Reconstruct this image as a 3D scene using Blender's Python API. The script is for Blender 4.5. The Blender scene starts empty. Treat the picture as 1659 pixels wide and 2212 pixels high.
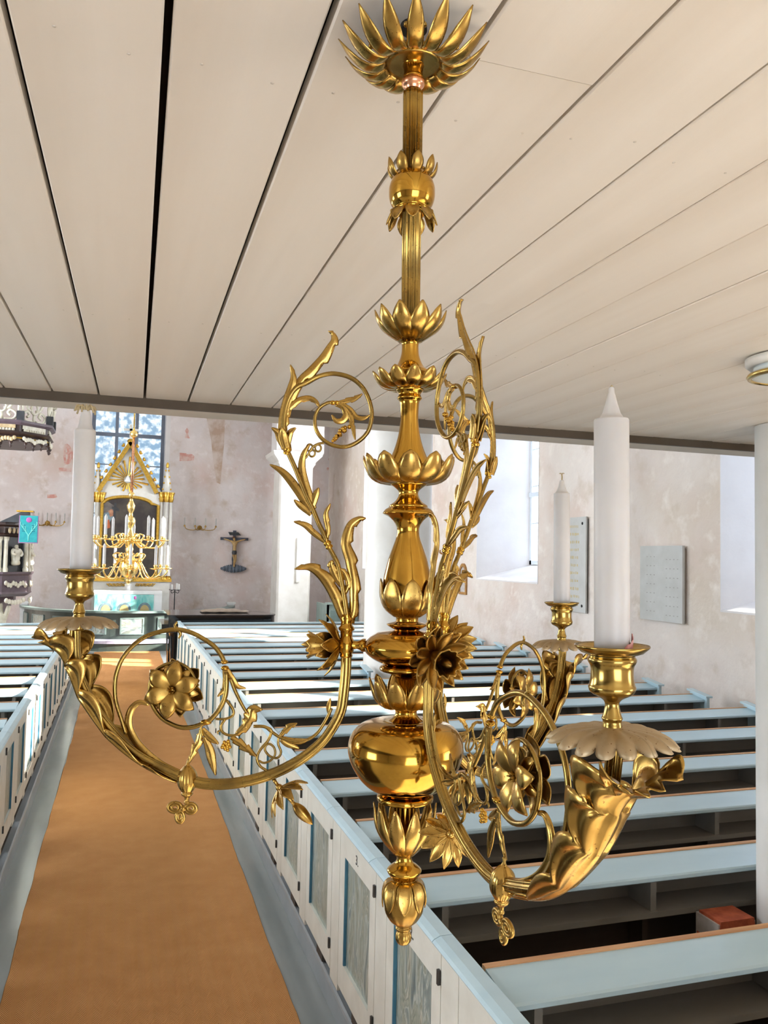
import bpy, math, random
import numpy as np
from mathutils import Matrix, Vector

random.seed(7)
rng = np.random.RandomState(7)
PI = math.pi
sc = bpy.context.scene
COL = sc.collection

# ------------------------------------------------------------------ camera
IW, IH, FPX = 1659.0, 2212.0, 1770.0
YAW, PIT, ROL = math.radians(17.75), math.radians(3.17), math.radians(-1.22)
CAMH = 2.4
CAM = np.array([0.0, 0.0, CAMH])
_f = np.array([math.sin(YAW), math.cos(YAW), 0.0])
_r = np.array([math.cos(YAW), -math.sin(YAW), 0.0])
_u = np.array([0.0, 0.0, 1.0])
FW = _f * math.cos(PIT) + _u * math.sin(PIT)
_u2 = _u * math.cos(PIT) - _f * math.sin(PIT)
RT = _r * math.cos(ROL) - _u2 * math.sin(ROL)
UP = _u2 * math.cos(ROL) + _r * math.sin(ROL)

cd = bpy.data.cameras.new('camera')
cd.sensor_fit = 'HORIZONTAL'
cd.sensor_width = 36.0
cd.lens = 36.0 * FPX / IW
cd.clip_start = 0.02
cd.clip_end = 200
cam = bpy.data.objects.new('camera', cd)
COL.objects.link(cam)
mw = Matrix.Identity(4)
for i in range(3):
    mw[i][0] = RT[i]; mw[i][1] = UP[i]; mw[i][2] = -FW[i]; mw[i][3] = CAM[i]
cam.matrix_world = mw
sc.camera = cam

# ------------------------------------------------------------------ exposure
vs = sc.view_settings
vs.view_transform = 'Standard'
vs.look = 'None'
vs.gamma = 1.0
vs.use_curve_mapping = False
vs.exposure = 0.31
try:
    sc.cycles.use_denoising = True
    sc.cycles.max_bounces = 7
    sc.cycles.diffuse_bounces = 4
    sc.cycles.glossy_bounces = 3
    sc.cycles.adaptive_threshold = 0.18
    sc.cycles.adaptive_min_samples = 16
    sc.cycles.sample_clamp_indirect = 6.0
    sc.cycles.caustics_reflective = False
except Exception:
    pass

# ------------------------------------------------------------------ sky, sun, added window lamps
world = bpy.data.worlds.new('sky')
sc.world = world
world.use_nodes = True
wn = world.node_tree.nodes
wn['Background'].inputs[0].default_value = (0.66, 0.80, 1.0, 1)
wn['Background'].inputs[1].default_value = 4.6

def light(name, kind, loc, direc, energy, color, size=None, size_y=None):
    l = bpy.data.lights.new(name, kind)
    l.energy = energy
    l.color = color
    if kind == 'AREA':
        l.shape = 'RECTANGLE'
        l.size = size
        l.size_y = size_y
    o = bpy.data.objects.new(name, l)
    COL.objects.link(o)
    o.location = loc
    o.rotation_euler = Vector(direc).to_track_quat('-Z', 'Y').to_euler()
    return o

SUN_DIR = (-1.0, 0.36, -0.40)
s = light('sun', 'SUN', (20, 0, 12), SUN_DIR, 30.0, (1.0, 0.93, 0.82))
s.data.angle = math.radians(0.6)
# area lamps added at unseen window and door openings to brighten the interior
light('added_daylight_north', 'AREA', (-5.55, 6.0, 3.9), (1, 0, -0.12), 170, (0.95, 0.97, 1.0), 2.2, 3.2)
light('added_daylight_north', 'AREA', (-5.55, 12.2, 3.9), (1, 0, -0.12), 220, (0.95, 0.97, 1.0), 2.2, 3.2)
light('added_daylight_north', 'AREA', (-5.55, 16.6, 3.9), (1, 0, -0.12), 360, (0.95, 0.97, 1.0), 2.2, 3.2)
light('added_daylight_south', 'AREA', (6.50, 19.1, 4.2), (-1, 0, -0.12), 240, (0.95, 0.97, 1.0), 1.5, 2.6)
light('added_daylight_south', 'AREA', (6.62, -1.6, 1.7), (-1, 0, 0.0), 30, (1.0, 0.97, 0.93), 2.2, 1.5)
light('added_daylight_north', 'AREA', (-5.55, 0.6, 1.8), (1, 0, 0.0), 45, (1.0, 0.97, 0.93), 2.0, 1.5)
light('added_daylight_west', 'AREA', (0.2, -3.55, 1.35), (0, 1, 0.0), 20, (1.0, 0.95, 0.88), 2.6, 2.4)

# ------------------------------------------------------------------ projection helpers (pixel of the photograph -> point in the place)
def ray(px, py):
    return RT * ((px - IW / 2) / FPX) - UP * ((py - IH / 2) / FPX) + FW
def atY(px, py, Y):
    r = ray(px, py); p = CAM + r * (Y / r[1]); return p
def atX(px, py, X):
    r = ray(px, py); return CAM + r * (X / r[0])
def atZ(px, py, Z):
    r = ray(px, py); return CAM + r * ((Z - CAMH) / r[2])

# ------------------------------------------------------------------ materials
MAT = {}
def newmat(name):
    m = bpy.data.materials.new(name)
    m.use_nodes = True
    MAT[name] = m
    nt = m.node_tree
    return m, nt, nt.nodes['Principled BSDF']
def lin(c):
    return tuple(((x / 255.0) / 12.92 if x <= 10 else ((x / 255.0 + 0.055) / 1.055) ** 2.4) for x in c)
def rgba(c):
    return (c[0], c[1], c[2], 1.0)
def noise_mix(nt, c1, c2, scale, lo=0.4, hi=0.6, detail=4.0, coord='Object', stretch=None, rough=0.55):
    """colour that varies between c1 and c2 with a noise; returns the mix node's colour socket and the factor socket"""
    tc = nt.nodes.new('ShaderNodeTexCoord')
    src = tc.outputs[coord]
    if stretch:
        mp = nt.nodes.new('ShaderNodeMapping')
        mp.inputs['Scale'].default_value = stretch
        nt.links.new(src, mp.inputs['Vector']); src = mp.outputs[0]
    n = nt.nodes.new('ShaderNodeTexNoise')
    n.inputs['Scale'].default_value = scale
    n.inputs['Detail'].default_value = detail
    n.inputs['Roughness'].default_value = rough
    nt.links.new(src, n.inputs['Vector'])
    mr = nt.nodes.new('ShaderNodeMapRange')
    mr.inputs[1].default_value = lo; mr.inputs[2].default_value = hi
    nt.links.new(n.outputs['Fac'], mr.inputs[0])
    mx = nt.nodes.new('ShaderNodeMix'); mx.data_type = 'RGBA'
    mx.inputs[6].default_value = rgba(c1); mx.inputs[7].default_value = rgba(c2)
    nt.links.new(mr.outputs[0], mx.inputs[0])
    return mx.outputs[2], mr.outputs[0], src
def mix_over(nt, sock, c2, scale, lo, hi, coord='Object', detail=3.0, stretch=None):
    _, fac, _ = noise_mix(nt, (0, 0, 0), (1, 1, 1), scale, lo, hi, detail, coord, stretch)
    mx = nt.nodes.new('ShaderNodeMix'); mx.data_type = 'RGBA'
    nt.links.new(fac, mx.inputs[0]); nt.links.new(sock, mx.inputs[6])
    mx.inputs[7].default_value = rgba(c2)
    return mx.outputs[2]
def bump(nt, bs, scale, strength, dist=0.01, detail=4.0, coord='Object', stretch=None):
    _, fac, _ = noise_mix(nt, (0, 0, 0), (1, 1, 1), scale, 0.0, 1.0, detail, coord, stretch)
    b = nt.nodes.new('ShaderNodeBump')
    b.inputs['Strength'].default_value = strength
    b.inputs['Distance'].default_value = dist
    nt.links.new(fac, b.inputs['Height'])
    nt.links.new(b.outputs[0], bs.inputs['Normal'])
def simple(name, c, rough=0.5, metal=0.0, var=None, vscale=8.0, bmp=None, coord='Object', lo=0.35, hi=0.65, stretch=None, spec=None):
    m, nt, bs = newmat(name)
    bs.inputs['Roughness'].default_value = rough
    bs.inputs['Metallic'].default_value = metal
    if spec is not None:
        bs.inputs['Specular IOR Level'].default_value = spec
    if var is None:
        var = tuple(x * 0.86 for x in c)
    so, _, _ = noise_mix(nt, c, var, vscale, lo, hi, coord=coord, stretch=stretch)
    nt.links.new(so, bs.inputs['Base Color'])
    if bmp:
        bump(nt, bs, bmp[0], bmp[1], bmp[2] if len(bmp) > 2 else 0.01, coord=coord, stretch=stretch)
    return m

# brass: polished, leafy (spotted) and tarnished
def brass(name, c, c2, rough, spots=0.0, rvar=0.1):
    m, nt, bs = newmat(name)
    bs.inputs['Metallic'].default_value = 1.0
    so, fac, src = noise_mix(nt, c, c2, 26.0, 0.3, 0.7)
    if spots:
        so = mix_over(nt, so, (0.16, 0.075, 0.022), 430.0, 0.70 - spots, 0.78 - spots, detail=1.0)
    nt.links.new(so, bs.inputs['Base Color'])
    mr = nt.nodes.new('ShaderNodeMapRange')
    mr.inputs[3].default_value = rough; mr.inputs[4].default_value = rough + rvar
    nt.links.new(fac, mr.inputs[0]); nt.links.new(mr.outputs[0], bs.inputs['Roughness'])
    return m
brass('brass_polished', (0.58, 0.33, 0.052), (0.42, 0.225, 0.034), 0.07, 0.0, 0.08)
brass('brass_leaf', (0.58, 0.37, 0.10), (0.30, 0.175, 0.04), 0.20, 0.025, 0.16)
brass('brass_tube', (0.46, 0.30, 0.075), (0.20, 0.13, 0.04), 0.20, 0.01, 0.15)
brass('brass_socket', (0.46, 0.31, 0.085), (0.36, 0.235, 0.06), 0.15, 0.0, 0.10)
brass('brass_dull', (0.52, 0.42, 0.27), (0.40, 0.31, 0.19), 0.52, 0.015, 0.12)
brass('brass_bright', (0.98, 0.74, 0.30), (0.92, 0.62, 0.2), 0.22, 0.0, 0.06)
brass('copper_ring', (0.80, 0.42, 0.26), (0.68, 0.32, 0.16), 0.22, 0.0, 0.08)
simple('gilding', (0.78, 0.50, 0.10), 0.32, 0.85, (0.62, 0.36, 0.05), 18)

def wax():
    m, nt, bs = newmat('wax')
    so, _, _ = noise_mix(nt, (0.55, 0.535, 0.51), (0.51, 0.495, 0.47), 14)
    nt.links.new(so, bs.inputs['Base Color'])
    bs.inputs['Roughness'].default_value = 0.42
    bs.inputs['Subsurface Weight'].default_value = 0.25
    bs.inputs['Subsurface Radius'].default_value = (0.012, 0.009, 0.006)
    bs.inputs['Subsurface Scale'].default_value = 0.6
wax()
simple('wick', (0.52, 0.42, 0.24), 0.9, 0, (0.34, 0.26, 0.14), 300)
simple('red_paper', (0.62, 0.22, 0.22), 0.8, 0, (0.75, 0.45, 0.42), 120)
simple('ceiling_paint', lin((238, 229, 216)), 0.42, 0, lin((230, 219, 204)), 2.2, (60, 0.05, 0.002), coord='Generated')
simple('gap_wood', (0.035, 0.016, 0.008), 0.8, 0, (0.02, 0.01, 0.006), 12)
simple('beam_paint', lin((216, 206, 192)), 0.5, 0, lin((203, 192, 176)), 3)
simple('beam_dark', lin((84, 72, 56)), 0.6, 0, lin((72, 60, 46)), 3)
simple('white_paint', lin((228, 225, 218)), 0.45, 0, lin((216, 212, 203)), 3)
simple('ledge_paint', lin((184, 207, 214)), 0.28, 0, lin((174, 199, 208)), 5, (40, 0.06, 0.002), stretch=(0.3, 1, 1))
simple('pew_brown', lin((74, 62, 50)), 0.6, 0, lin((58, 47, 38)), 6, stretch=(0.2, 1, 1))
simple('pew_shade_grey', lin((122, 119, 112)), 0.5, 0, lin((110, 106, 99)), 5, stretch=(0.3, 1, 1))  # pew paint greyed and darkened for the low light under the ledges
simple('door_paint', lin((214, 214, 203)), 0.40, 0, lin((203, 202, 190)), 7, (50, 0.06, 0.002))
simple('door_edge', lin((66, 122, 142)), 0.45, 0, lin((52, 104, 128)), 9)
simple('raw_wood', lin((206, 160, 112)), 0.6, 0, lin((180, 128, 82)), 20, stretch=(0.1, 1, 1))
simple('hinge_iron', (0.06, 0.055, 0.05), 0.5, 0.6)
simple('numeral_ink', (0.06, 0.055, 0.05), 0.8)
simple('floor_paint', lin((166, 170, 168)), 0.22, 0, lin((150, 155, 154)), 3.0, (30, 0.08, 0.003), stretch=(1, 0.25, 1))
simple('plinth_paint', lin((156, 161, 164)), 0.30, 0, lin((142, 148, 152)), 4)
simple('bounce_stone', lin((216, 208, 196)), 0.5, 0, lin((202, 194, 182)), 3)  # pale tone chosen to throw sunlight up at the gallery ceiling
simple('stone_floor', lin((150, 148, 150)), 0.4, 0, lin((132, 130, 134)), 4)
simple('rail_green', lin((66, 78, 72)), 0.38, 0, lin((58, 68, 63)), 3)
simple('rail_top_green', lin((120, 138, 134)), 0.35, 0, lin((104, 122, 118)), 3)
simple('cushion_lilac', lin((170, 168, 186)), 0.8, 0, lin((150, 148, 168)), 9)
simple('black_lacquer', (0.008, 0.008, 0.009), 0.06, 0)
simple('piano_lid', (0.03, 0.028, 0.03), 0.10, 0)
simple('cover_cloth', lin((136, 120, 104)), 0.8, 0, lin((120, 104, 88)), 9)
simple('dark_wood', lin((62, 42, 36)), 0.4, 0, lin((46, 30, 28)), 6)
simple('plum_wood', lin((96, 80, 88)), 0.4, 0, lin((78, 64, 72)), 6)
simple('carved_white', lin((222, 218, 202)), 0.5, 0, lin((200, 194, 172)), 12)
simple('carved_ochre', lin((196, 176, 138)), 0.5, 0, lin((170, 146, 108)), 12)
simple('slate_dark', lin((56, 60, 64)), 0.45, 0, lin((42, 44, 48)), 6)
simple('cross_blue', lin((70, 76, 92)), 0.5, 0, lin((54, 58, 72)), 8)
simple('rock_grey', lin((112, 122, 134)), 0.6, 0, lin((84, 92, 106)), 14)
simple('gilt_skin', lin((190, 158, 104)), 0.45, 0, lin((160, 124, 74)), 12)
simple('hair_brown', lin((92, 58, 34)), 0.6)
simple('iron', (0.02, 0.02, 0.022), 0.5, 0.4)
simple('plaque_grey', lin((196, 196, 192)), 0.55, 0, lin((186, 186, 181)), 5)
simple('plaque_edge', lin((176, 164, 146)), 0.6)
simple('plaque_gold', lin((196, 176, 120)), 0.5)
simple('mark_grey', lin((166, 163, 158)), 0.7)
simple('oak_frame', lin((180, 132, 70)), 0.45, 0, lin((150, 104, 50)), 12)
simple('frame_print', lin((200, 192, 186)), 0.6, 0, lin((180, 170, 164)), 20)
simple('window_paint', lin((206, 214, 220)), 0.4, 0, lin((196, 204, 212)), 4)
simple('window_grey', lin((120, 128, 142)), 0.45, 0, lin((108, 116, 130)), 4)
simple('altar_white', lin((236, 236, 234)), 0.5, 0, lin((228, 228, 226)), 4)
simple('retable_white', lin((226, 224, 216)), 0.45, 0, lin((216, 212, 202)), 6)
simple('plant_green', lin((70, 104, 52)), 0.5, 0, lin((104, 140, 66)), 20)
simple('flower_cream', lin((226, 206, 170)), 0.5)
simple('bench_green', lin((140, 158, 150)), 0.45, 0, lin((126, 143, 136)), 5)
simple('lamp_glass', lin((226, 232, 228)), 0.25, 0, lin((218, 226, 222)), 3)
simple('lamp_brass', (0.75, 0.55, 0.2), 0.22, 1.0)
simple('lamp_white', lin((232, 230, 222)), 0.4)
simple('brick_red', lin((186, 92, 56)), 0.85, 0, lin((150, 66, 38)), 18, (60, 0.4, 0.01))
simple('mortar', lin((196, 188, 182)), 0.9, 0, lin((176, 168, 160)), 20, (50, 0.4, 0.01))
simple('mural_red', lin((206, 150, 138)), 0.9, 0, lin((216, 190, 180)), 6, lo=0.42, hi=0.6)
simple('mural_brown', lin((190, 164, 144)), 0.9, 0, lin((214, 200, 190)), 2.5, lo=0.42, hi=0.6)
simple('cloth_teal', lin((44, 158, 160)), 0.8, 0, lin((30, 140, 148)), 12)
simple('cloth_light', lin((110, 200, 188)), 0.8)
simple('cloth_dark', lin((16, 110, 124)), 0.8)
simple('cloth_pink', lin((176, 92, 160)), 0.8)
simple('cloth_edge', lin((150, 116, 150)), 0.8)

# plaster with faded pink and ochre stains
def plaster(name, a, b, pink, ochre):
    m, nt, bs = newmat(name)
    so, _, _ = noise_mix(nt, a, b, 1.1, 0.35, 0.65, detail=6)
    so = mix_over(nt, so, pink, 0.75, 0.50, 0.72, detail=5)
    so = mix_over(nt, so, ochre, 0.5, 0.53, 0.72, detail=5)
    so = mix_over(nt, so, tuple(x * 0.92 for x in ochre), 2.2, 0.57, 0.76, detail=5)
    so = mix_over(nt, so, tuple(min(1, x * 1.06) for x in a), 4.0, 0.54, 0.72, detail=5)
    nt.links.new(so, bs.inputs['Base Color'])
    bs.inputs['Roughness'].default_value = 0.9
    bump(nt, bs, 4.5, 0.6, 0.04, detail=5)
plaster('plaster_east', lin((226, 218, 216)), lin((218, 207, 203)), lin((214, 192, 184)), lin((208, 190, 174)))
plaster('plaster_south', lin((226, 217, 208)), lin((219, 207, 198)), lin((213, 193, 180)), lin((210, 195, 176)))
simple('plaster_white', lin((226, 222, 220)), 0.85, 0, lin((216, 211, 209)), 1.6, (3.5, 0.3, 0.03))

def marble():
    m, nt, bs = newmat('marbled_panel')
    tc = nt.nodes.new('ShaderNodeTexCoord')
    oi = nt.nodes.new('ShaderNodeObjectInfo')
    ad = nt.nodes.new('ShaderNodeVectorMath'); ad.operation = 'ADD'
    sc_ = nt.nodes.new('ShaderNodeVectorMath'); sc_.operation = 'SCALE'
    cmb = nt.nodes.new('ShaderNodeCombineXYZ')
    for i in range(3):
        nt.links.new(oi.outputs['Random'], cmb.inputs[i])
    nt.links.new(cmb.outputs[0], sc_.inputs[0]); sc_.inputs['Scale'].default_value = 40.0
    nt.links.new(tc.outputs['Object'], ad.inputs[0]); nt.links.new(sc_.outputs[0], ad.inputs[1])
    mp = nt.nodes.new('ShaderNodeMapping'); mp.inputs['Scale'].default_value = (1, 7.0, 1.7)
    nt.links.new(ad.outputs[0], mp.inputs['Vector'])
    w = nt.nodes.new('ShaderNodeTexNoise'); w.inputs['Scale'].default_value = 1.6; w.inputs['Detail'].default_value = 3; w.inputs['Distortion'].default_value = 2.2
    nt.links.new(mp.outputs[0], w.inputs['Vector'])
    cr = nt.nodes.new('ShaderNodeValToRGB')
    e = cr.color_ramp.elements
    e[0].position = 0.28; e[0].color = rgba(lin((92, 110, 112)))
    e[1].position = 0.74; e[1].color = rgba(lin((120, 122, 104)))
    for p, c in ((0.40, (128, 142, 138)), (0.47, (168, 176, 168)), (0.50, (126, 138, 128)), (0.56, (152, 158, 144)), (0.60, (112, 124, 114)), (0.66, (180, 182, 170))):
        x = e.new(p); x.color = rgba(lin(c))
    nt.links.new(w.outputs['Fac'], cr.inputs[0])
    nt.links.new(cr.outputs[0], bs.inputs['Base Color'])
    bs.inputs['Roughness'].default_value = 0.35
marble()

def carpet_mat():
    m, nt, bs = newmat('coir_carpet')
    tc = nt.nodes.new('ShaderNodeTexCoord')
    sx = nt.nodes.new('ShaderNodeSeparateXYZ'); nt.links.new(tc.outputs['Object'], sx.inputs[0])
    def mth(op, a, b=None, c=None):
        n = nt.nodes.new('ShaderNodeMath'); n.operation = op
        for i, v in enumerate((a, b, c)):
            if v is None: continue
            if isinstance(v, (int, float)): n.inputs[i].default_value = v
            else: nt.links.new(v, n.inputs[i])
        return n.outputs[0]
    pp = mth('PINGPONG', mth('ADD', sx.outputs[0], 10.0), 0.038)
    ph = mth('ADD', mth('MULTIPLY', sx.outputs[1], 1.0), mth('MULTIPLY', pp, 1.7))
    sn = mth('SINE', mth('MULTIPLY', ph, 2 * PI / 0.0165))
    fac = mth('MULTIPLY_ADD', sn, 0.5, 0.5)
    fac = mth('POWER', fac, 0.8)
    so, _, _ = noise_mix(nt, lin((236, 178, 116)), lin((222, 162, 100)), 5.0, 0.3, 0.7, detail=5)
    mx = nt.nodes.new('ShaderNodeMix'); mx.data_type = 'RGBA'
    nt.links.new(fac, mx.inputs[0])
    mx.inputs[6].default_value = rgba(lin((172, 110, 58)))
    nt.links.new(so, mx.inputs[7])
    nt.links.new(mx.outputs[2], bs.inputs['Base Color'])
    bs.inputs['Roughness'].default_value = 0.85
    bs.inputs['Specular IOR Level'].default_value = 0.25
    b = nt.nodes.new('ShaderNodeBump'); b.inputs['Strength'].default_value = 0.5; b.inputs['Distance'].default_value = 0.003
    nt.links.new(fac, b.inputs['Height']); nt.links.new(b.outputs[0], bs.inputs['Normal'])
carpet_mat()

def pane_mat(name, c1, c2, scale, gloss=0.06):
    m = bpy.data.materials.new(name); m.use_nodes = True; MAT[name] = m
    nt = m.node_tree
    for n in list(nt.nodes):
        if n.type == 'BSDF_PRINCIPLED': nt.nodes.remove(n)
    out = [n for n in nt.nodes if n.type == 'OUTPUT_MATERIAL'][0]
    so, _, _ = noise_mix(nt, c1, c2, scale, 0.42, 0.62, detail=5)
    tr = nt.nodes.new('ShaderNodeBsdfTransparent'); nt.links.new(so, tr.inputs[0])
    gl = nt.nodes.new('ShaderNodeBsdfGlossy'); gl.inputs['Roughness'].default_value = 0.08
    mx = nt.nodes.new('ShaderNodeMixShader'); mx.inputs[0].default_value = gloss
    nt.links.new(tr.outputs[0], mx.inputs[1]); nt.links.new(gl.outputs[0], mx.inputs[2])
    nt.links.new(mx.outputs[0], out.inputs['Surface'])
pane_mat('old_glass', (0.30, 0.345, 0.365), (0.62, 0.58, 0.53), 5.5)
pane_mat('clear_glass', (0.97, 0.98, 1.0), (1, 1, 1), 2.0, 0.04)

def painting_mat():
    m, nt, bs = newmat('oil_painting')
    so, _, _ = noise_mix(nt, (0.030, 0.022, 0.020), (0.075, 0.062, 0.045), 2.2, 0.4, 0.65, detail=5)
    nt.links.new(so, bs.inputs['Base Color']); bs.inputs['Roughness'].default_value = 0.5
painting_mat()
simple('paint_blue', lin((128, 150, 156)), 0.5, 0, lin((92, 112, 122)), 9)
simple('paint_flesh', lin((190, 140, 106)), 0.5, 0, lin((150, 98, 70)), 9)
simple('paint_red', lin((176, 92, 52)), 0.5)
simple('paint_cloud', lin((120, 112, 104)), 0.6, 0, lin((84, 78, 74)), 4)
def altar_cloth():
    m, nt, bs = newmat('altar_cloth')
    so, _, _ = noise_mix(nt, lin((70, 178, 176)), lin((166, 216, 206)), 5.0, 0.35, 0.65, detail=5, stretch=(1.5, 1, 0.6))
    nt.links.new(so, bs.inputs['Base Color']); bs.inputs['Roughness'].default_value = 0.8
altar_cloth()

# ------------------------------------------------------------------ mesh helpers
class MB:
    def __init__(self):
        self.v = []; self.f = []; self.sm = []
    def add(self, vs_, fs, smooth=False):
        b = len(self.v)
        self.v.extend([tuple(float(c) for c in p) for p in vs_])
        for q in fs:
            self.f.append(tuple(b + i for i in q)); self.sm.append(smooth)
    def box(self, x0, x1, y0, y1, z0, z1):
        self.add([(x0, y0, z0), (x1, y0, z0), (x1, y1, z0), (x0, y1, z0), (x0, y0, z1), (x1, y0, z1), (x1, y1, z1), (x0, y1, z1)],
                 [(0, 3, 2, 1), (4, 5, 6, 7), (0, 1, 5, 4), (1, 2, 6, 5), (2, 3, 7, 6), (3, 0, 4, 7)])
        return self
    def prism(self, outline, a0, a1, axis='y'):
        """outline: list of 2D points; extruded from a0 to a1 along axis (y: (x,z); z: (x,y); x: (y,z))"""
        n = len(outline)
        def P(u, v, a):
            return (u, a, v) if axis == 'y' else ((u, v, a) if axis == 'z' else (a, u, v))
        V = [P(u, v, a0) for u, v in outline] + [P(u, v, a1) for u, v in outline]
        F = [tuple(range(n)), tuple(range(2 * n - 1, n - 1, -1))]
        for i in range(n):
            j = (i + 1) % n
            F.append((i, i + n, j + n, j))
        self.add(V, F)
        return self
    def grid(self, pts, cu=False, cv=False, smooth=True):
        nu, nv = pts.shape[:2]
        F = []
        for i in range(nu if cu else nu - 1):
            for j in range(nv if cv else nv - 1):
                i2, j2 = (i + 1) % nu, (j + 1) % nv
                F.append((i * nv + j, i * nv + j2, i2 * nv + j2, i2 * nv + j))
        self.add(pts.reshape(-1, 3), F, smooth)
        return self
    def lathe(self, prof, n=40, flutes=0, depth=0.0, cap=True, c=(0, 0, 0)):
        a = np.linspace(0, 2 * PI, n, endpoint=False)
        pts = np.zeros((len(prof), n, 3))
        for i, (r, z) in enumerate(prof):
            rr = r * (1 - depth * (0.5 - 0.5 * np.cos(a * flutes))) if flutes else np.full(n, r)
            pts[i, :, 0] = c[0] + rr * np.cos(a); pts[i, :, 1] = c[1] + rr * np.sin(a); pts[i, :, 2] = c[2] + z
        b = len(self.v)
        self.grid(pts, False, True)
        if cap:
            self.f.append(tuple(b + j for j in range(n))); self.sm.append(False)
            self.f.append(tuple(b + (len(prof) - 1) * n + j for j in reversed(range(n)))); self.sm.append(False)
        return self
    def sheet(self, P, th):
        """closed sheet of thickness th over a grid of points"""
        du = np.gradient(P, axis=0); dv = np.gradient(P, axis=1)
        N = np.cross(du, dv); L = np.linalg.norm(N, axis=2, keepdims=True); L[L < 1e-12] = 1; N = N / L
        A = P + N * th / 2; B = P - N * th / 2
        nu, nv = P.shape[:2]
        b = len(self.v)
        V = np.concatenate([A.reshape(-1, 3), B.reshape(-1, 3)])
        F = []; o = nu * nv
        for i in range(nu - 1):
            for j in range(nv - 1):
                q = (i * nv + j, i * nv + j + 1, (i + 1) * nv + j + 1, (i + 1) * nv + j)
                F.append(q); F.append(tuple(o + k for k in reversed(q)))
        for i in range(nu - 1):
            for j in (0, nv - 1):
                q = (i * nv + j, (i + 1) * nv + j, o + (i + 1) * nv + j, o + i * nv + j); F.append(q if j == 0 else q[::-1])
        for j in range(nv - 1):
            for i in (0, nu - 1):
                q = (i * nv + j, o + i * nv + j, o + i * nv + j + 1, i * nv + j + 1); F.append(q if i == 0 else q[::-1])
        self.add(V, F, True)
        return self
    def sweep(self, pts, rw, rt=None, n=8, nrm=None, closed=False, caps=True, flat=False):
        """tube of elliptical section along pts; rw half-width in the plane, rt half-thickness along nrm"""
        P = np.array(pts, float); m = len(P)
        rw = np.broadcast_to(np.array(rw, float), (m,)) if np.ndim(rw) == 0 else np.array(rw, float)
        rt = rw if rt is None else (np.broadcast_to(np.array(rt, float), (m,)) if np.ndim(rt) == 0 else np.array(rt, float))
        T = np.gradient(P, axis=0)
        if closed:
            T = np.roll(P, -1, 0) - np.roll(P, 1, 0)
        T /= np.maximum(np.linalg.norm(T, axis=1, keepdims=True), 1e-12)
        a = np.linspace(0, 2 * PI, n, endpoint=False)
        out = np.zeros((m, n, 3)); N = None
        for i in range(m):
            t = T[i]
            if nrm is not None:
                k = np.array(nrm, float)
            else:
                k = np.array([0, 0, 1.0]) if N is None else N
                if abs(np.dot(k, t)) > 0.95 and N is None: k = np.array([1.0, 0, 0])
            k = k - np.dot(k, t) * t; k /= max(np.linalg.norm(k), 1e-9); N = k
            s_ = np.cross(t, k)
            for j in range(n):
                out[i, j] = P[i] + s_ * rw[i] * math.cos(a[j]) + k * rt[i] * math.sin(a[j])
        b = len(self.v)
        self.grid(out, closed, True, not flat)
        if caps and not closed:
            self.f.append(tuple(b + j for j in reversed(range(n)))); self.sm.append(False)
            self.f.append(tuple(b + (m - 1) * n + j for j in range(n))); self.sm.append(False)
        return self
    def ball(self, c, r, n=10, sq=(1, 1, 1)):
        prof = [(math.sin(PI * i / n), -math.cos(PI * i / n)) for i in range(n + 1)]
        a = np.linspace(0, 2 * PI, n + 4, endpoint=False)
        pts = np.zeros((n + 1, n + 4, 3))
        for i, (q, z) in enumerate(prof):
            q = max(q, 1e-4)
            pts[i, :, 0] = c[0] + r * sq[0] * q * np.cos(a); pts[i, :, 1] = c[1] + r * sq[1] * q * np.sin(a); pts[i, :, 2] = c[2] + r * sq[2] * z
        self.grid(pts, False, True)
        return self
    def merge(self, other, M=None):
        V = other.v
        if M is not None:
            V = [tuple(M @ Vector(p)) for p in V]
        b = len(self.v); self.v.extend(V)
        for q, s_ in zip(other.f, other.sm):
            self.f.append(tuple(b + i for i in q)); self.sm.append(s_)
        return self
    def mesh(self, name, mat):
        me = bpy.data.meshes.new(name)
        me.from_pydata(self.v, [], self.f)
        me.polygons.foreach_set('use_smooth', self.sm)
        me.materials.append(MAT[mat])
        me.update()
        return me
    def build(self, name, mat, parent=None):
        o = bpy.data.objects.new(name, self.mesh(name, mat))
        COL.objects.link(o)
        if parent is not None: o.parent = parent
        return o

def inst(name, me, parent=None, loc=None, rot=None, scale=None):
    o = bpy.data.objects.new(name, me)
    COL.objects.link(o)
    if parent is not None: o.parent = parent
    if loc is not None: o.location = loc
    if rot is not None: o.rotation_euler = rot
    if scale is not None: o.scale = scale
    return o
def tag(o, label=None, cat=None, group=None, kind=None):
    if label: o['label'] = label
    if cat: o['category'] = cat
    if group: o['group'] = group
    if kind: o['kind'] = kind
    return o
def empty(name, loc=(0, 0, 0), rot=(0, 0, 0)):
    o = bpy.data.objects.new(name, None)
    o.empty_display_size = 0.1
    COL.objects.link(o)
    o.location = loc; o.rotation_euler = rot
    return o
def copy_tree(o, parent=None):
    c = o.copy(); COL.objects.link(c)
    if parent is not None: c.parent = parent
    for ch in list(o.children): copy_tree(ch, c)
    return c
def bx(x0, x1, y0, y1, z0, z1):
    return MB().box(x0, x1, y0, y1, z0, z1)
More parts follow.
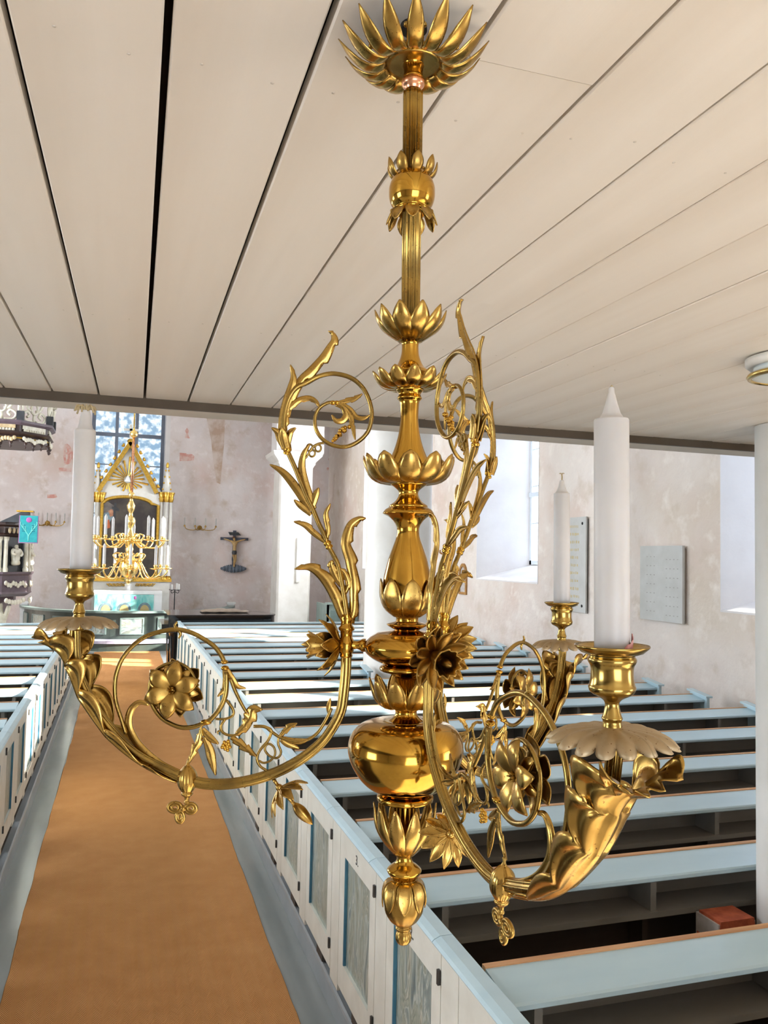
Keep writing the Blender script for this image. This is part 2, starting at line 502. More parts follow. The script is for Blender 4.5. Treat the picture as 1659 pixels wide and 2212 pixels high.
def cr(pts, n=6, closed=False):
    """Catmull-Rom resampling"""
    P = np.array(pts, float); m = len(P)
    if m < 3: 
        t = np.linspace(0, 1, n + 1)[:, None]; return P[0] * (1 - t) + P[-1] * t
    out = []
    rngi = range(m if closed else m - 1)
    for i in rngi:
        if closed: p0, p1, p2, p3 = P[i - 1], P[i], P[(i + 1) % m], P[(i + 2) % m]
        else:
            p1, p2 = P[i], P[i + 1]
            p0 = P[i - 1] if i > 0 else 2 * p1 - p2
            p3 = P[i + 2] if i + 2 < m else 2 * p2 - p1
        for k in range(n):
            t = k / n
            out.append(0.5 * ((2 * p1) + (-p0 + p2) * t + (2 * p0 - 5 * p1 + 4 * p2 - p3) * t * t + (-p0 + 3 * p1 - 3 * p2 + p3) * t ** 3))
    if not closed: out.append(P[-1])
    return np.array(out)
def skin_figure(name, verts, edges, radii, mat, parent=None, sub=1):
    me = bpy.data.meshes.new(name)
    me.from_pydata(verts, edges, [])
    o = bpy.data.objects.new(name, me); COL.objects.link(o)
    if parent is not None: o.parent = parent
    md = o.modifiers.new('skin', 'SKIN')
    md.use_smooth_shade = True
    sv = me.skin_vertices[0].data
    for i, r in enumerate(radii):
        rr = r if isinstance(r, tuple) else (r, r)
        sv[i].radius = rr
        sv[i].use_root = (i == 0)
    s2 = o.modifiers.new('sub', 'SUBSURF'); s2.levels = sub; s2.render_levels = sub
    dg = bpy.context.evaluated_depsgraph_get()
    dg.update()
    m2 = bpy.data.meshes.new_from_object(o.evaluated_get(dg))
    o.modifiers.clear(); o.data = m2
    m2.materials.clear(); m2.materials.append(MAT[mat])
    m2.polygons.foreach_set('use_smooth', [True] * len(m2.polygons))
    return o
def text_mesh(txt, size, mat):
    cu = bpy.data.curves.new('text', 'FONT'); cu.body = txt; cu.size = size; cu.extrude = 0.0006; cu.align_x = 'CENTER'
    o = bpy.data.objects.new('text', cu); COL.objects.link(o)
    dg = bpy.context.evaluated_depsgraph_get(); dg.update()
    me = bpy.data.meshes.new_from_object(o.evaluated_get(dg))
    bpy.data.objects.remove(o)
    me.materials.clear(); me.materials.append(MAT[mat])
    return me
ORD = ['first', 'second', 'third', 'fourth', 'fifth', 'sixth', 'seventh', 'eighth', 'ninth', 'tenth', 'eleventh', 'twelfth', 'thirteenth', 'fourteenth', 'fifteenth', 'sixteenth', 'seventeenth', 'eighteenth', 'nineteenth', 'twentieth']

# ================================================================== THE SETTING
XR, XL = 1.095, -0.72          # faces of the pew doors on either side of the aisle
def struct(o):
    o['kind'] = 'structure'
    return o

fl = struct(bx(-6.6, 7.0, -4.0, 25.2, -0.25, -0.02).build('floor', 'gap_wood'))
pw = (XR + 0.06 - XL) / 9
for i in range(9):
    x0 = XL + i * pw
    bx(x0 + 0.0015, x0 + pw - 0.0015, 1.2, 20.9, -0.02, 0.0).build('plank', 'floor_paint', fl)
bx(-5.7, 5.95, 20.9, 24.2, -0.02, 0.0).build('chancel_paving', 'stone_floor', fl)
bx(-5.7, 5.95, -3.6, 1.2, -0.02, 0.0).build('bounce_paving', 'bounce_stone', fl)  # unseen pale floor added to bounce sun onto the gallery boards
bx(-5.7, XL - 0.01, 1.2, 20.9, -0.02, 0.0).build('side_boards', 'floor_paint', fl)
bx(XR + 0.06, 5.95, 1.2, 20.9, -0.02, 0.0).build('side_boards', 'floor_paint', fl)

def wall_y(name, X0, X1, Ya, Yb, Z1, openings, mat):
    """wall lying along Y between X0 and X1, with openings (y0,y1,z0,z1)"""
    m = MB(); ops = sorted(openings); y = Ya
    for (a, b, z0, z1) in ops:
        m.box(X0, X1, y, a, 0, Z1); m.box(X0, X1, a, b, 0, z0); m.box(X0, X1, a, b, z1, Z1); y = b
    m.box(X0, X1, y, Yb, 0, Z1)
    return struct(m.build(name, mat))
def wall_x(name, Y0, Y1, Xa, Xb, Z1, openings, mat):
    m = MB(); ops = sorted(openings); x = Xa
    for (a, b, z0, z1) in ops:
        m.box(x, a, Y0, Y1, 0, Z1); m.box(a, b, Y0, Y1, 0, z0); m.box(a, b, Y0, Y1, z1, Z1); x = b
    m.box(x, Xb, Y0, Y1, 0, Z1)
    return struct(m.build(name, mat))
XW = 5.95
ZROOF = 7.6
W1 = (10.98, 13.2, 2.06, 5.7)
W2 = (5.0, 7.06, 1.92, 5.7)
W3 = (15.7, 17.4, 2.1, 5.7)
W4 = (18.1, 20.3, 2.1, 5.7)
W0 = (-2.7, -0.6, 0.85, 2.85)  # unseen opening, placed to let sun strike the floor behind the camera
wr = wall_y('wall_right', XW, 7.1, -4.0, 25.2, ZROOF, [W0, W2, W1, W3, W4], 'plaster_south')
wl = wall_y('wall_left', -6.5, -5.7, -4.0, 25.2, ZROOF, [(-0.5, 1.7, 1.1, 2.7), (4.8, 7.2, 2.2, 5.7), (11.0, 13.4, 2.2, 5.7), (15.4, 17.8, 2.2, 5.7)], 'plaster_south')
YE = 24.2
p_wl, p_wr = atY(208, 890, YE + 0.7), atY(350, 890, YE + 0.7)
EWL, EWR = p_wl[0], p_wr[0]
we = wall_x('wall_back', YE, 25.2, -6.5, 7.1, ZROOF, [(EWL - 0.12, EWR + 0.22, 2.9, 7.25)], 'plaster_east')
wb = wall_x('wall_front', -4.6, -3.6, -6.5, 7.1, ZROOF, [(-1.2, 1.6, 0.05, 2.6)], 'plaster_south')
struct(bx(-6.5, 7.1, -4.6, 25.2, ZROOF, ZROOF + 0.2).build('ceiling_nave', 'white_paint'))
# white linings of the deep window reveals in the right wall
def reveal(name, W, sill_rise):
    y0, y1, z0, z1 = W
    o = struct(MB().prism([(XW - 0.004, y1 - 0.004), (6.9, y1 - 0.37), (6.9, y1 + 0.004), (XW - 0.004, y1 + 0.004)], z0, z1, 'z').build(name, 'plaster_white'))
    bx(XW - 0.004, 6.85, y0 - 0.004, y0 + 0.012, z0, z1).build('jamb', 'plaster_white', o)
    MB().prism([(XW - 0.006, z0 - 0.01), (6.85, z0 - 0.01), (6.85, z0 + sill_rise), (XW - 0.006, z0 + 0.01)], y0, y1, 'y').build('sill', 'plaster_white', o)
    bx(XW - 0.004, 6.85, y0, y1, z1 - 0.012, z1 + 0.004).build('lintel', 'plaster_white', o)
    return o
reveal('trim_1', W1, 0.27)
reveal('trim_2', W2, 0.27)
reveal('trim_3', W3, 0.27)
reveal('trim_8', W4, 0.27)

def window_south(name, W, rise, X=6.80, ncol=2, rows=(0.9, 0.9, 0.9, 0.9)):
    y0, y1, z0, z1 = W
    y1 = y1 - 0.33
    z0 = z0 + rise
    fr = MB()
    t = 0.07
    fr.box(X, X + 0.07, y0, y0 + t, z0, z1).box(X, X + 0.07, y1 - t, y1, z0, z1).box(X, X + 0.07, y0, y1, z0, z0 + t).box(X, X + 0.07, y0, y1, z1 - t, z1)
    o = struct(fr.build(name, 'window_paint'))
    ym = (y0 + y1) / 2
    bx(X - 0.01, X + 0.08, ym - 0.05, ym + 0.05, z0, z1).build('mullion', 'window_paint', o)
    zt = z0 + (z1 - z0) * 0.36
    bx(X - 0.02, X + 0.09, y0, y1, zt - 0.04, zt + 0.04).build('transom', 'window_paint', o)
    nz = 5
    for a, b in ((y0 + t, ym - 0.05), (ym + 0.05, y1 - t)):
        for k in range(nz):
            za = z0 + t + (z1 - z0 - 2 * t) * k / nz; zb = z0 + t + (z1 - z0 - 2 * t) * (k + 1) / nz
            bx(X + 0.03, X + 0.036, a, b, za, zb).build('pane', 'clear_glass', o)
            if k: bx(X + 0.02, X + 0.045, a, b, za - 0.012, za + 0.012).build('glazing_bar', 'window_paint', o)
    return o
window_south('window_1', W1, 0.27)
window_south('window_2', W2, 0.27)
window_south('window_3', W3, 0.27)
window_south('window_5', W4, 0.27)

# east window behind the altar: 3 lights, old mottled glass
Yg = YE + 0.70
we_ = MB(); zt0, zt1 = 2.9, 7.2
we_.box(EWL - 0.12, EWL, Yg, Yg + 0.08, zt0, zt1).box(EWR, EWR + 0.12, Yg, Yg + 0.08, zt0, zt1).box(EWL, EWR, Yg, Yg + 0.08, zt0, zt0 + 0.1).box(EWL, EWR, Yg, Yg + 0.08, zt1 - 0.08, zt1)
ew = struct(we_.build('window_4', 'window_grey'))
mx1, mx2 = atY(254, 900, Yg)[0], atY(297, 900, Yg)[0]
trz = [atY(300, 942, Yg)[2]]
trz.append(trz[0] - 1.75)
for mx_ in (mx1, mx2):
    bx(mx_ - 0.045, mx_ + 0.045, Yg - 0.02, Yg + 0.09, zt0, zt1).build('mullion', 'window_grey', ew)
for z in trz:
    bx(EWL, EWR, Yg - 0.03, Yg + 0.1, z - 0.05, z + 0.05).build('transom', 'window_grey', ew)
xs = [EWL, mx1 - 0.045, mx1 + 0.045, mx2 - 0.045, mx2 + 0.045, EWR]
zs = [zt0 + 0.1, trz[1] - 0.05, trz[1] + 0.05, trz[0] - 0.05, trz[0] + 0.05, zt1 - 0.08]
for i in range(0, 6, 2):
    for j in range(0, 6, 2):
        zm = zs[j] + (zs[j + 1] - zs[j]) * 0.5
        for a, b in ((zs[j], zm), (zm, zs[j + 1])):
            bx(xs[i], xs[i + 1], Yg + 0.03, Yg + 0.036, a, b).build('pane', 'old_glass', ew)
        bx(xs[i], xs[i + 1], Yg + 0.02, Yg + 0.05, zm - 0.014, zm + 0.014).build('glazing_bar', 'window_grey', ew)
lin_ = struct(bx(EWR + 0.1, EWR + 0.224, YE - 0.004, Yg + 0.02, 2.9, 7.25).build('trim_4', 'plaster_white'))
bx(EWL - 0.124, EWL - 0.1, YE - 0.004, Yg + 0.02, 2.9, 7.25).build('jamb', 'plaster_white', lin_)

# ------------------------------------------------------------------ gallery ceiling of painted boards
ZC = CAMH + 0.588                       # underside of the boards above the chandelier
CDX, CDZ = 0.0164, 0.0088               # the boards run slightly askew and rise a little
YB = 3.36                               # front edge of the gallery
def zceil(y): return ZC + CDZ * (y - 0.83)
struct(bx(-5.7, XW, -3.6, YB + 0.14, ZC + 0.10, ZC + 0.40).build('ceiling', 'gap_wood'))
ceil = bpy.data.objects['ceiling']
gx = [(px, py) for px, py in ((5, 0), (366, 0), (728, 0), (1094, 0), (1470, 0))]
def groove_x(px, py):
    # x of the groove at y = 0 on the ceiling plane
    r = ray(px, py); k = (ZC - CAMH - CDZ * 0.83) / (r[2] - CDZ * r[1])
    P = r * k
    return P[0] - CDX * P[1]
gl = [groove_x(*q) for q in gx] + [groove_x(1659, 140), groove_x(1659, 345)]
dw = (gl[6] - gl[0]) / 6
g = list(gl)
while g[0] > -2.2: g.insert(0, g[0] - dw)
while g[-1] < XW - 0.1: g.append(g[-1] + dw * 1.0)
gapw = {}
for i in range(len(g) - 1):
    k = i - g.index(gl[0])
    gw = {0: 0.0075, 1: 0.0095, 2: 0.0075, 3: 0.0050, 4: 0.0042, 5: 0.0030, 6: 0.0026}.get(k, 0.0022 if k > 0 else 0.006)
    gw2 = {0: 0.0075, 1: 0.0095, 2: 0.0075, 3: 0.0050, 4: 0.0042, 5: 0.0030, 6: 0.0026}.get(k + 1, 0.0022 if k > 0 else 0.006)
    a, b = g[i] + gw / 2, g[i + 1] - gw2 / 2
    cuts = [-3.6, YB]
    if k == 3: cuts = [-3.6, 0.86, YB]
    if k == 5: cuts = [-3.6, 1.72, YB]
    for c0, c1 in zip(cuts[:-1], cuts[1:]):
        c0 = c0 + (0.001 if c0 > -3 else 0); c1 = c1 - (0.001 if c1 < YB else 0)
        dz = random.uniform(-0.0012, 0.0012)
        m = MB()
        V = []
        for y in (c0, c1):
            z = zceil(y) + dz; x0 = a + CDX * y; x1 = b + CDX * y
            bev = 0.0025
            V += [(x0, y, z + bev), (x0 + bev, y, z), (x1 - bev, y, z), (x1, y, z + bev), (x1, y, z + 0.022), (x0, y, z + 0.022)]
        F = [(0, 1, 2, 3, 4, 5), (11, 10, 9, 8, 7, 6)] + [(j, j + 6, (j + 1) % 6 + 6, (j + 1) % 6) for j in range(6)]
        m.add(V, F)
        m.build('board', 'ceiling_paint', ceil)
        # nail heads at the joists
        for jy in (0.98, 2.18, 2.92):
            if c0 < jy < c1 and -0.7 < a < 1.6:
                for fx in (0.22, 0.78):
                    x = a + (b - a) * (fx + random.uniform(-.06, .06)) + CDX * jy; y = jy + random.uniform(-.02, .02)
                    nm = MB().lathe([(0.0022, 0.0006), (0.0024, -0.0003), (0.001, -0.0006)], 8)
                    n_ = nm.build('nail', 'beam_paint', ceil); n_.location = (x, y, zceil(y) + dz)
# front beam of the gallery
zb = zceil(YB)
bt = struct(bx(-5.7, XW, YB, YB + 0.02, zb - 0.034, zb + 0.2).build('trim_5', 'beam_dark'))
bx(-5.7, XW, YB + 0.02, YB + 0.15, zb - 0.034, zb + 0.12).build('beam', 'beam_paint', bt)
bx(-5.7, XW, YB + 0.15, YB + 0.18, zb - 0.034, zb + 1.1).build('parapet', 'beam_paint', bt)

# ------------------------------------------------------------------ columns
def column(name, x, y, r, z1, label, cap=False):
    prof = [(r * 1.06, 0), (r * 1.06, 0.12), (r, 0.15), (r, z1)]
    m = MB().lathe(prof, 64)
    o = m.build(name, 'white_paint'); o.location = (x, y, 0)
    return tag(o, label, 'column')
GPY = 2.80
GPX = float(atY(1631, 1300, GPY)[0]) + 0.209
column('column', GPX, GPY, 0.155, zceil(GPY) - 0.002, 'white post carrying the gallery at the right edge of the picture')
PAX, PAY, PAR = 3.20, 9.40, 0.395
column('column', PAX, PAY, PAR, ZROOF, 'thick white round column standing among the right-hand pews')

# ================================================================== PEWS
P0, DP = 2.46, 0.747
PEWZ = 1.10
ledge_cache = {}
def rail_piece(y0, y1, side):
    X = XR if side > 0 else XL
    s_ = side
    prof = [(-0.030, 1.086), (-0.035, 1.095), (-0.026, 1.103), (-0.004, 1.112), (0.040, 1.112), (0.046, 1.10), (0.034, 1.065), (-0.002, 1.065), (-0.010, 1.078), (-0.022, 1.081)]
    return MB().prism([(X + s_ * u, v) for u, v in prof], y0 + 0.002, y1 - 0.002, 'y')
num_mesh = {}
def pew(side, k, xa, xb, label, group, door=True, wall_end=True, name='pew'):
    """a pew seen from behind: side=+1 right block, xa (aisle end) to xb (wall end)"""
    y0 = P0 + DP * k
    lo, hi = min(xa, xb), max(xa, xb)
    root = empty(name, ((lo + hi) / 2, y0, 0))
    off = Matrix.Translation((-(lo + hi) / 2, -y0, 0))
    def part(nm, mb, mat, par=None):
        mb.v = [(p[0] - (lo + hi) / 2, p[1] - y0, p[2]) for p in mb.v]
        return mb.build(nm, mat, par or root)
    a, b = lo + (0.060 if side > 0 and door else 0.0), hi - (0.060 if side < 0 and door else 0.0)
    part('book_ledge', MB().prism([(y0 - 0.012, 1.100), (y0 - 0.183, 1.076), (y0 - 0.190, 1.070), (y0 - 0.190, 1.056), (y0 - 0.182, 1.050), (y0 - 0.012, 1.074)], a, b, 'x'), 'ledge_paint')
    part('top_edge', bx(a, b, y0 - 0.012, y0 + 0.014, 1.070, 1.104), 'raw_wood')
    part('backrest', bx(a, b, y0 - 0.018, y0 + 0.004, 0.906, 1.074), 'pew_shade_grey')
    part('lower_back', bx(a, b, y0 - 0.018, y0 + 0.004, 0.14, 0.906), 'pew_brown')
    part('shelf', bx(a, b, y0 - 0.190, y0 - 0.018, 0.906, 0.930), 'pew_shade_grey')
    part('seat', bx(a, b, y0 + 0.004, y0 + 0.37, 0.43, 0.46), 'pew_brown')
    part('foot_board', bx(a, b, y0 - 0.13, y0 - 0.018, 0.14, 0.22), 'pew_brown')
    x = a + 0.10 if side > 0 else b - 0.10
    while a + 0.02 < x < b - 0.02:
        part('divider', bx(x - 0.014, x + 0.014, y0 - 0.178, y0 - 0.018, 0.930, 1.052), 'pew_shade_grey')
        part('bracket', bx(x - 0.014, x + 0.014, y0 - 0.12, y0 - 0.018, 0.62, 0.906), 'pew_brown')
        x += side * 0.95
    if wall_end:
        w0, w1 = (hi - 0.03, hi) if side > 0 else (lo, lo + 0.03)
        e = part('end_panel', MB().prism([(y0 - 0.22, 0.14), (y0 + 0.4, 0.14), (y0 + 0.4, 0.5), (y0 + 0.05, 0.95), (y0 + 0.03, 1.135), (y0 - 0.22, 1.10)], w0, w1, 'x'), 'ledge_paint')
        part('end_cap', MB().prism([(y0 - 0.24, 1.098), (y0 + 0.05, 1.133), (y0 + 0.05, 1.15), (y0 - 0.24, 1.115)], w0 - 0.025, w1 + 0.02, 'x'), 'ledge_paint')
    return tag(root, label, 'pew', group)

def pew_gate(side, k, label, rail=None, number=None):
    """panelled door at the aisle end of a pew, with the post beside it and the moulded rail above"""
    y0 = P0 + DP * k
    X = XR if side > 0 else XL
    s_ = side
    root = empty('pew_gate', (X, y0 + 0.213, 0))
    def part(nm, mb, mat, par=None):
        mb.v = [(p[0] - X, p[1] - y0 - 0.213, p[2]) for p in mb.v]
        return mb.build(nm, mat, par or root)
    yh = y0 + 0.213                     # hinge line
    yd = yh + DP - 0.155                # latch side of the door
    def xs_(u0, u1): return (min(X + s_ * u0, X + s_ * u1), max(X + s_ * u0, X + s_ * u1))
    f0, f1 = xs_(0.0, 0.03)
    fr = MB()
    py0, py1, pz0, pz1 = yh + 0.085, yh + 0.505, 0.43, 0.94
    fr.box(f0, f1, yh + 0.003, py0, 0.30, 1.062).box(f0, f1, py1, yd, 0.30, 1.062)
    fr.box(f0, f1, py0, py1, 0.30, pz0).box(f0, f1, py0, py1, pz1, 1.062)
    d = part('leaf_frame', fr, 'door_paint')
    q0, q1 = xs_(0.014, 0.024)
    part('panel', bx(q0, q1, py0, py1, pz0, pz1), 'marbled_panel', d)
    e0, e1 = xs_(0.0005, 0.014)
    part('bead', bx(e0, e1, py1 - 0.010, py1 - 0.0005, pz0, pz1), 'door_edge', d)
    h0, h1 = xs_(-0.010, 0.002)
    for hz in (0.40, 0.945):
        part('hinge', bx(h0, h1, yh + 0.003, yh + 0.017, hz, hz + 0.05), 'hinge_iron', d)
    if number:
        if number not in num_mesh: num_mesh[number] = text_mesh(number, 0.062, 'numeral_ink')
        n_ = inst('numeral', num_mesh[number], d)
        n_.rotation_euler = (PI / 2, 0, -PI / 2 if s_ > 0 else PI / 2)
        n_.location = (-s_ * 0.0012, (py0 + py1) / 2 - yh, 0.975)
    g0, g1 = xs_(0.0, 0.05)
    part('post', bx(g0, g1, yd + 0.005, yh + DP - 0.003, 0.265, 1.065), 'door_paint')
    if True:
        part('top_rail', rail_piece(yh - (0.9 if k < 0 else 0.0), yh + DP, side), 'ledge_paint')
    return tag(root, label, 'pew gate', 'pew gates along the aisle')

NP = 18
for k in range(-1, NP):
    ry = P0 + DP * k + 0.213
    rail = (ry - 0.30, ry + 2 * DP - 0.30) if (k + 1) % 2 == 1 else None
    if k == -1: rail = (ry - 0.9, ry + DP - 0.30)
    dl = 'pale pew gate with marbled panel, %s from the camera in the right-hand row' % ORD[k + 1]
    if k == 0: dl = 'pale pew gate with the numeral 2 painted above its marbled panel'
    if k == 1: dl = 'pale pew gate next beyond the one with the numeral 2'
    pew_gate(1, k, dl, rail, {0: '2.', 1: '3.'}.get(k))
    xe = 3.4 if k in (0, 1) else 5.53
    if k == 9:
        pew(1, k, XR, PAX - PAR - 0.05, 'short grey-blue pew between the aisle and the thick white column', 'pews of the right block', True, True)
        pew(1, k, PAX + PAR + 0.06, 5.53, 'short grey-blue pew between the thick white column and the right wall', 'pews of the right block', False, True)
        continue
    lab = 'grey-blue pew cut off by the lower edge of the picture, nearest in the right block' if k < 0 else \
        ('grey-blue pew with a sunlit white ledge, farthest one in the right block' if k == NP - 1 else
         'grey-blue pew, %s whole one from the camera in the right block' % ORD[k])
    pew(1, k, XR, xe, lab, 'pews of the right block', True, k not in (0, 1))
for k in range(0, NP):
    rail = None
    kk = k - 4
    if k < 4:
        pew_gate(-1, k, 'pale pew gate beyond the left edge of the picture, %s along the left row' % ORD[k], rail)
    if k <= 4:
        pew(-1, k, XL, -4.6, 'grey-blue pew beyond the left edge of the picture, %s in the left block' % ORD[k], 'pews of the left block', True, True)
    if k < 4: continue
    pew_gate(-1, k, 'pale pew gate with marbled panel, %s from the camera in the left-hand row' % ORD[kk], rail)
    if k == 4: continue
    lab = 'grey-blue pew, %s from the camera in the left block' % ORD[kk - 1] if k < NP - 1 else 'grey-blue pew at the front of the left block, farthest from the camera'
    pew(-1, k, XL, -4.6, lab, 'pews of the left block', True, True)
# platforms under the pews and the rounded plinth along the aisle
yend = P0 + DP * NP + 0.15
pr = struct(bx(XR + 0.113, 5.56, 1.3, yend, 0.0, 0.14).build('trim_6', 'pew_brown'))
pl = struct(bx(-4.65, XL - 0.043, 1.3, yend, 0.0, 0.14).build('trim_7', 'pew_brown'))
def plinth(X, s_, par):
    f_ = 0.053 if s_ > 0 else -0.017          # face of the plinth relative to the gates
    prof = [(f_ + 0.06, 0.0), (f_, 0.0), (f_, 0.112), (f_ + 0.004, 0.124), (f_ + 0.014, 0.13), (f_ + 0.06, 0.13)]
    MB().prism([(X + s_ * u, v) for u, v in prof], 1.3, yend, 'y').build('plinth', 'plinth_paint', par)
plinth(XR, 1, pr); plinth(XL, -1, pl)
# front parapet of the two blocks (a little taller, seen over the last pews)
def parapet(x0, x1, side, label):
    y = yend + 0.02
    r_ = empty('front_partition', ((x0 + x1) / 2, y, 0))
    def part(nm, mb, mat):
        mb.v = [(p[0] - (x0 + x1) / 2, p[1] - y, p[2]) for p in mb.v]
        return mb.build(nm, mat, r_)
    part('board', bx(x0, x1, y, y + 0.03, 0.0, 1.05), 'door_paint')
    part('top_ledge', bx(x0, x1, y - 0.1, y + 0.07, 1.05, 1.08), 'ledge_paint')
    n = int((x1 - x0) / 0.6)
    for i in range(n):
        a = x0 + (x1 - x0) * (i + 0.15) / n; b = x0 + (x1 - x0) * (i + 0.85) / n
        part('panel', bx(a, b, y + 0.03, y + 0.036, 0.3, 0.9), 'marbled_panel')
    return tag(r_, label, 'partition')
parapet(XR, 5.53, 1, 'pale panelled front board closing the right block of pews before the piano')
parapet(-4.6, XL, -1, 'pale panelled front board closing the left block of pews')

# ------------------------------------------------------------------ carpet runner
cm = MB()
n = 140
ys = np.linspace(1.25, 20.78, n)
cl = -0.512 + 0.003 * np.sin(ys * 5.1) + 0.0015 * rng.randn(n) + 0.01 * np.sin(ys * 0.7)
crr = 0.978 + 0.003 * np.sin(ys * 4.3 + 1) + 0.0015 * rng.randn(n) + 0.01 * np.sin(ys * 0.6 + 2)
G = np.zeros((n, 4, 3))
for i in range(n):
    G[i, 0] = (cl[i], ys[i], 0.001); G[i, 1] = (cl[i] + 0.006, ys[i], 0.011); G[i, 2] = (crr[i] - 0.006, ys[i], 0.011); G[i, 3] = (crr[i], ys[i], 0.001)
cm.grid(G, smooth=False)
tag(cm.build('carpet_runner', 'coir_carpet'), 'long orange-brown herringbone coir runner down the aisle', 'carpet')

# ================================================================== THE GILT CHANDELIER UNDER THE GALLERY
DCH = 0.875
def atD(px, py, D):
    r = ray(px, py); return CAM + r * (D / float(np.dot(r, _f)))
CB, CT = atD(871.5, 2030, DCH), atD(893, 143, DCH)
AX = (CT - CB) / np.linalg.norm(CT - CB)
_k = (ZC - 0.002 - CB[2]) / AX[2]
CO = CB + AX * _k                                     # fixing point on the ceiling
def zl(py):
    """height along the chandelier's axis (from its fixing) of an image row"""
    c0 = CO - CAM; k = -(py - IH / 2) / FPX
    a0, a1 = np.dot(c0, UP), np.dot(AX, UP); b0, b1 = np.dot(c0, FW), np.dot(AX, FW)
    return (k * b0 - a0) / (a1 - k * b1)
S0 = float(np.dot(CO - CAM, FW)) / FPX * 1.0          # metres per pixel at the axis
S0 = float(np.dot(CO + AX * zl(1106) - CAM, FW)) / FPX
QROT = Vector((0, 0, 1)).rotation_difference(Vector(AX))
chand = empty('chandelier', tuple(CO))
chand.rotation_euler = QROT.to_euler()
tag(chand, 'gilt brass three-armed chandelier with leaf scrolls hanging from the board ceiling', 'chandelier')
def cprof(lst): return [(hw * S0, zl(py)) for hw, py in lst]
def cpart(name, lst, mat='brass_polished', n=56, flutes=0, depth=0.0, smooth=5):
    P = np.array(lst, float)
    if smooth:
        Q = cr(P, smooth); Q[:, 0] = np.maximum(Q[:, 0], 0.2)
    else: Q = P
    return MB().lathe(cprof(Q), n, flutes, depth).build(name, mat, chand)
# --- turned body
cpart('ceiling_mount', [(30, 66), (30, 40), (26, 20)], 'hinge_iron', 24, smooth=0)
cpart('canopy_dish', [(19, 176), (22, 168), (21, 155), (25, 141), (36, 132), (52, 131), (64, 138), (71, 144), (73, 138), (68, 128), (58, 120), (40, 116)], smooth=4)
cpart('copper_collar', [(17, 196), (20, 190), (25, 184), (25, 174), (20, 170)], 'copper_ring', smooth=4)
cpart('stem_tube', [(20, 198), (22.5, 200), (22.5, 210), (22, 390)], 'brass_tube', 96, 12, 0.16, 0)
cpart('stem_ball', [(22, 372), (34, 376), (44, 388), (50, 404), (51, 416), (50, 430), (45, 444), (38, 452), (40, 455), (38, 459), (30, 461)], smooth=4)
cpart('stem_tube', [(21, 455), (21, 600), (20.5, 735)], 'brass_tube', 96, 12, 0.16, 0)
cpart('neck_bell', [(21, 727), (24, 731), (24, 738), (19, 743), (18.5, 755), (20, 768), (25, 783), (32, 794), (42, 802), (46, 808)], smooth=4)
cpart('slender_vase', [(24, 830), (29, 838), (30, 844), (26, 849), (24, 853), (26, 858), (27, 862), (22, 868), (20.5, 878), (19.5, 905), (22, 930), (26, 950), (32, 970), (40, 990), (44, 1004)], smooth=4)
cpart('turned_neck', [(24, 1032), (28, 1037), (38, 1044), (38.5, 1048), (31, 1053), (23, 1060), (21, 1067), (24, 1076), (31, 1085), (41, 1092), (42, 1096), (50, 1101), (55, 1108), (54, 1111), (42, 1117), (32, 1126), (26, 1136), (24, 1147), (26, 1162), (33, 1182), (41, 1205), (47, 1228), (52, 1250), (54, 1270), (53, 1288), (45, 1311), (33, 1323), (25, 1333), (24, 1340), (26, 1343), (42, 1347), (43, 1350), (36, 1355), (25, 1361)], smooth=4)
cpart('arm_boss', [(20, 1360), (60, 1367), (67, 1370), (80, 1378), (90, 1390), (92, 1398), (88, 1410), (76, 1421), (60, 1430), (42, 1436)], smooth=4)
cpart('lower_neck', [(36, 1434), (52, 1437), (58, 1443), (55, 1449), (40, 1454), (27, 1461), (20, 1472), (17, 1485), (18, 1500), (26, 1516), (30, 1523), (26, 1529), (23, 1538), (27, 1548), (42, 1559), (60, 1567), (66, 1572), (64, 1575), (50, 1575)], smooth=4)
cpart('bowl', [(45, 1556), (75, 1559), (100, 1569), (117, 1589), (123, 1614), (121, 1632), (114, 1653), (97, 1681), (75, 1701), (50, 1711), (46, 1713), (58, 1717), (60, 1723), (57, 1729), (40, 1733), (27, 1735)], smooth=5, n=80)
cpart('drop_stem', [(26, 1730), (25, 1760), (20, 1815), (17, 1842), (16, 1852), (19, 1862), (29, 1870), (36, 1877), (36, 1882), (31, 1890), (24, 1899)], smooth=4)
cpart('acorn', [(22, 1898), (36, 1905), (42, 1918), (43.5, 1935), (43, 1950), (40, 1968), (29, 1987), (18, 1997), (15, 2000), (17.5, 2004), (15, 2008), (14, 2010), (17, 2018), (17, 2028), (12, 2037), (3, 2041)], 'brass_leaf', 60, 10, 0.05, 4)

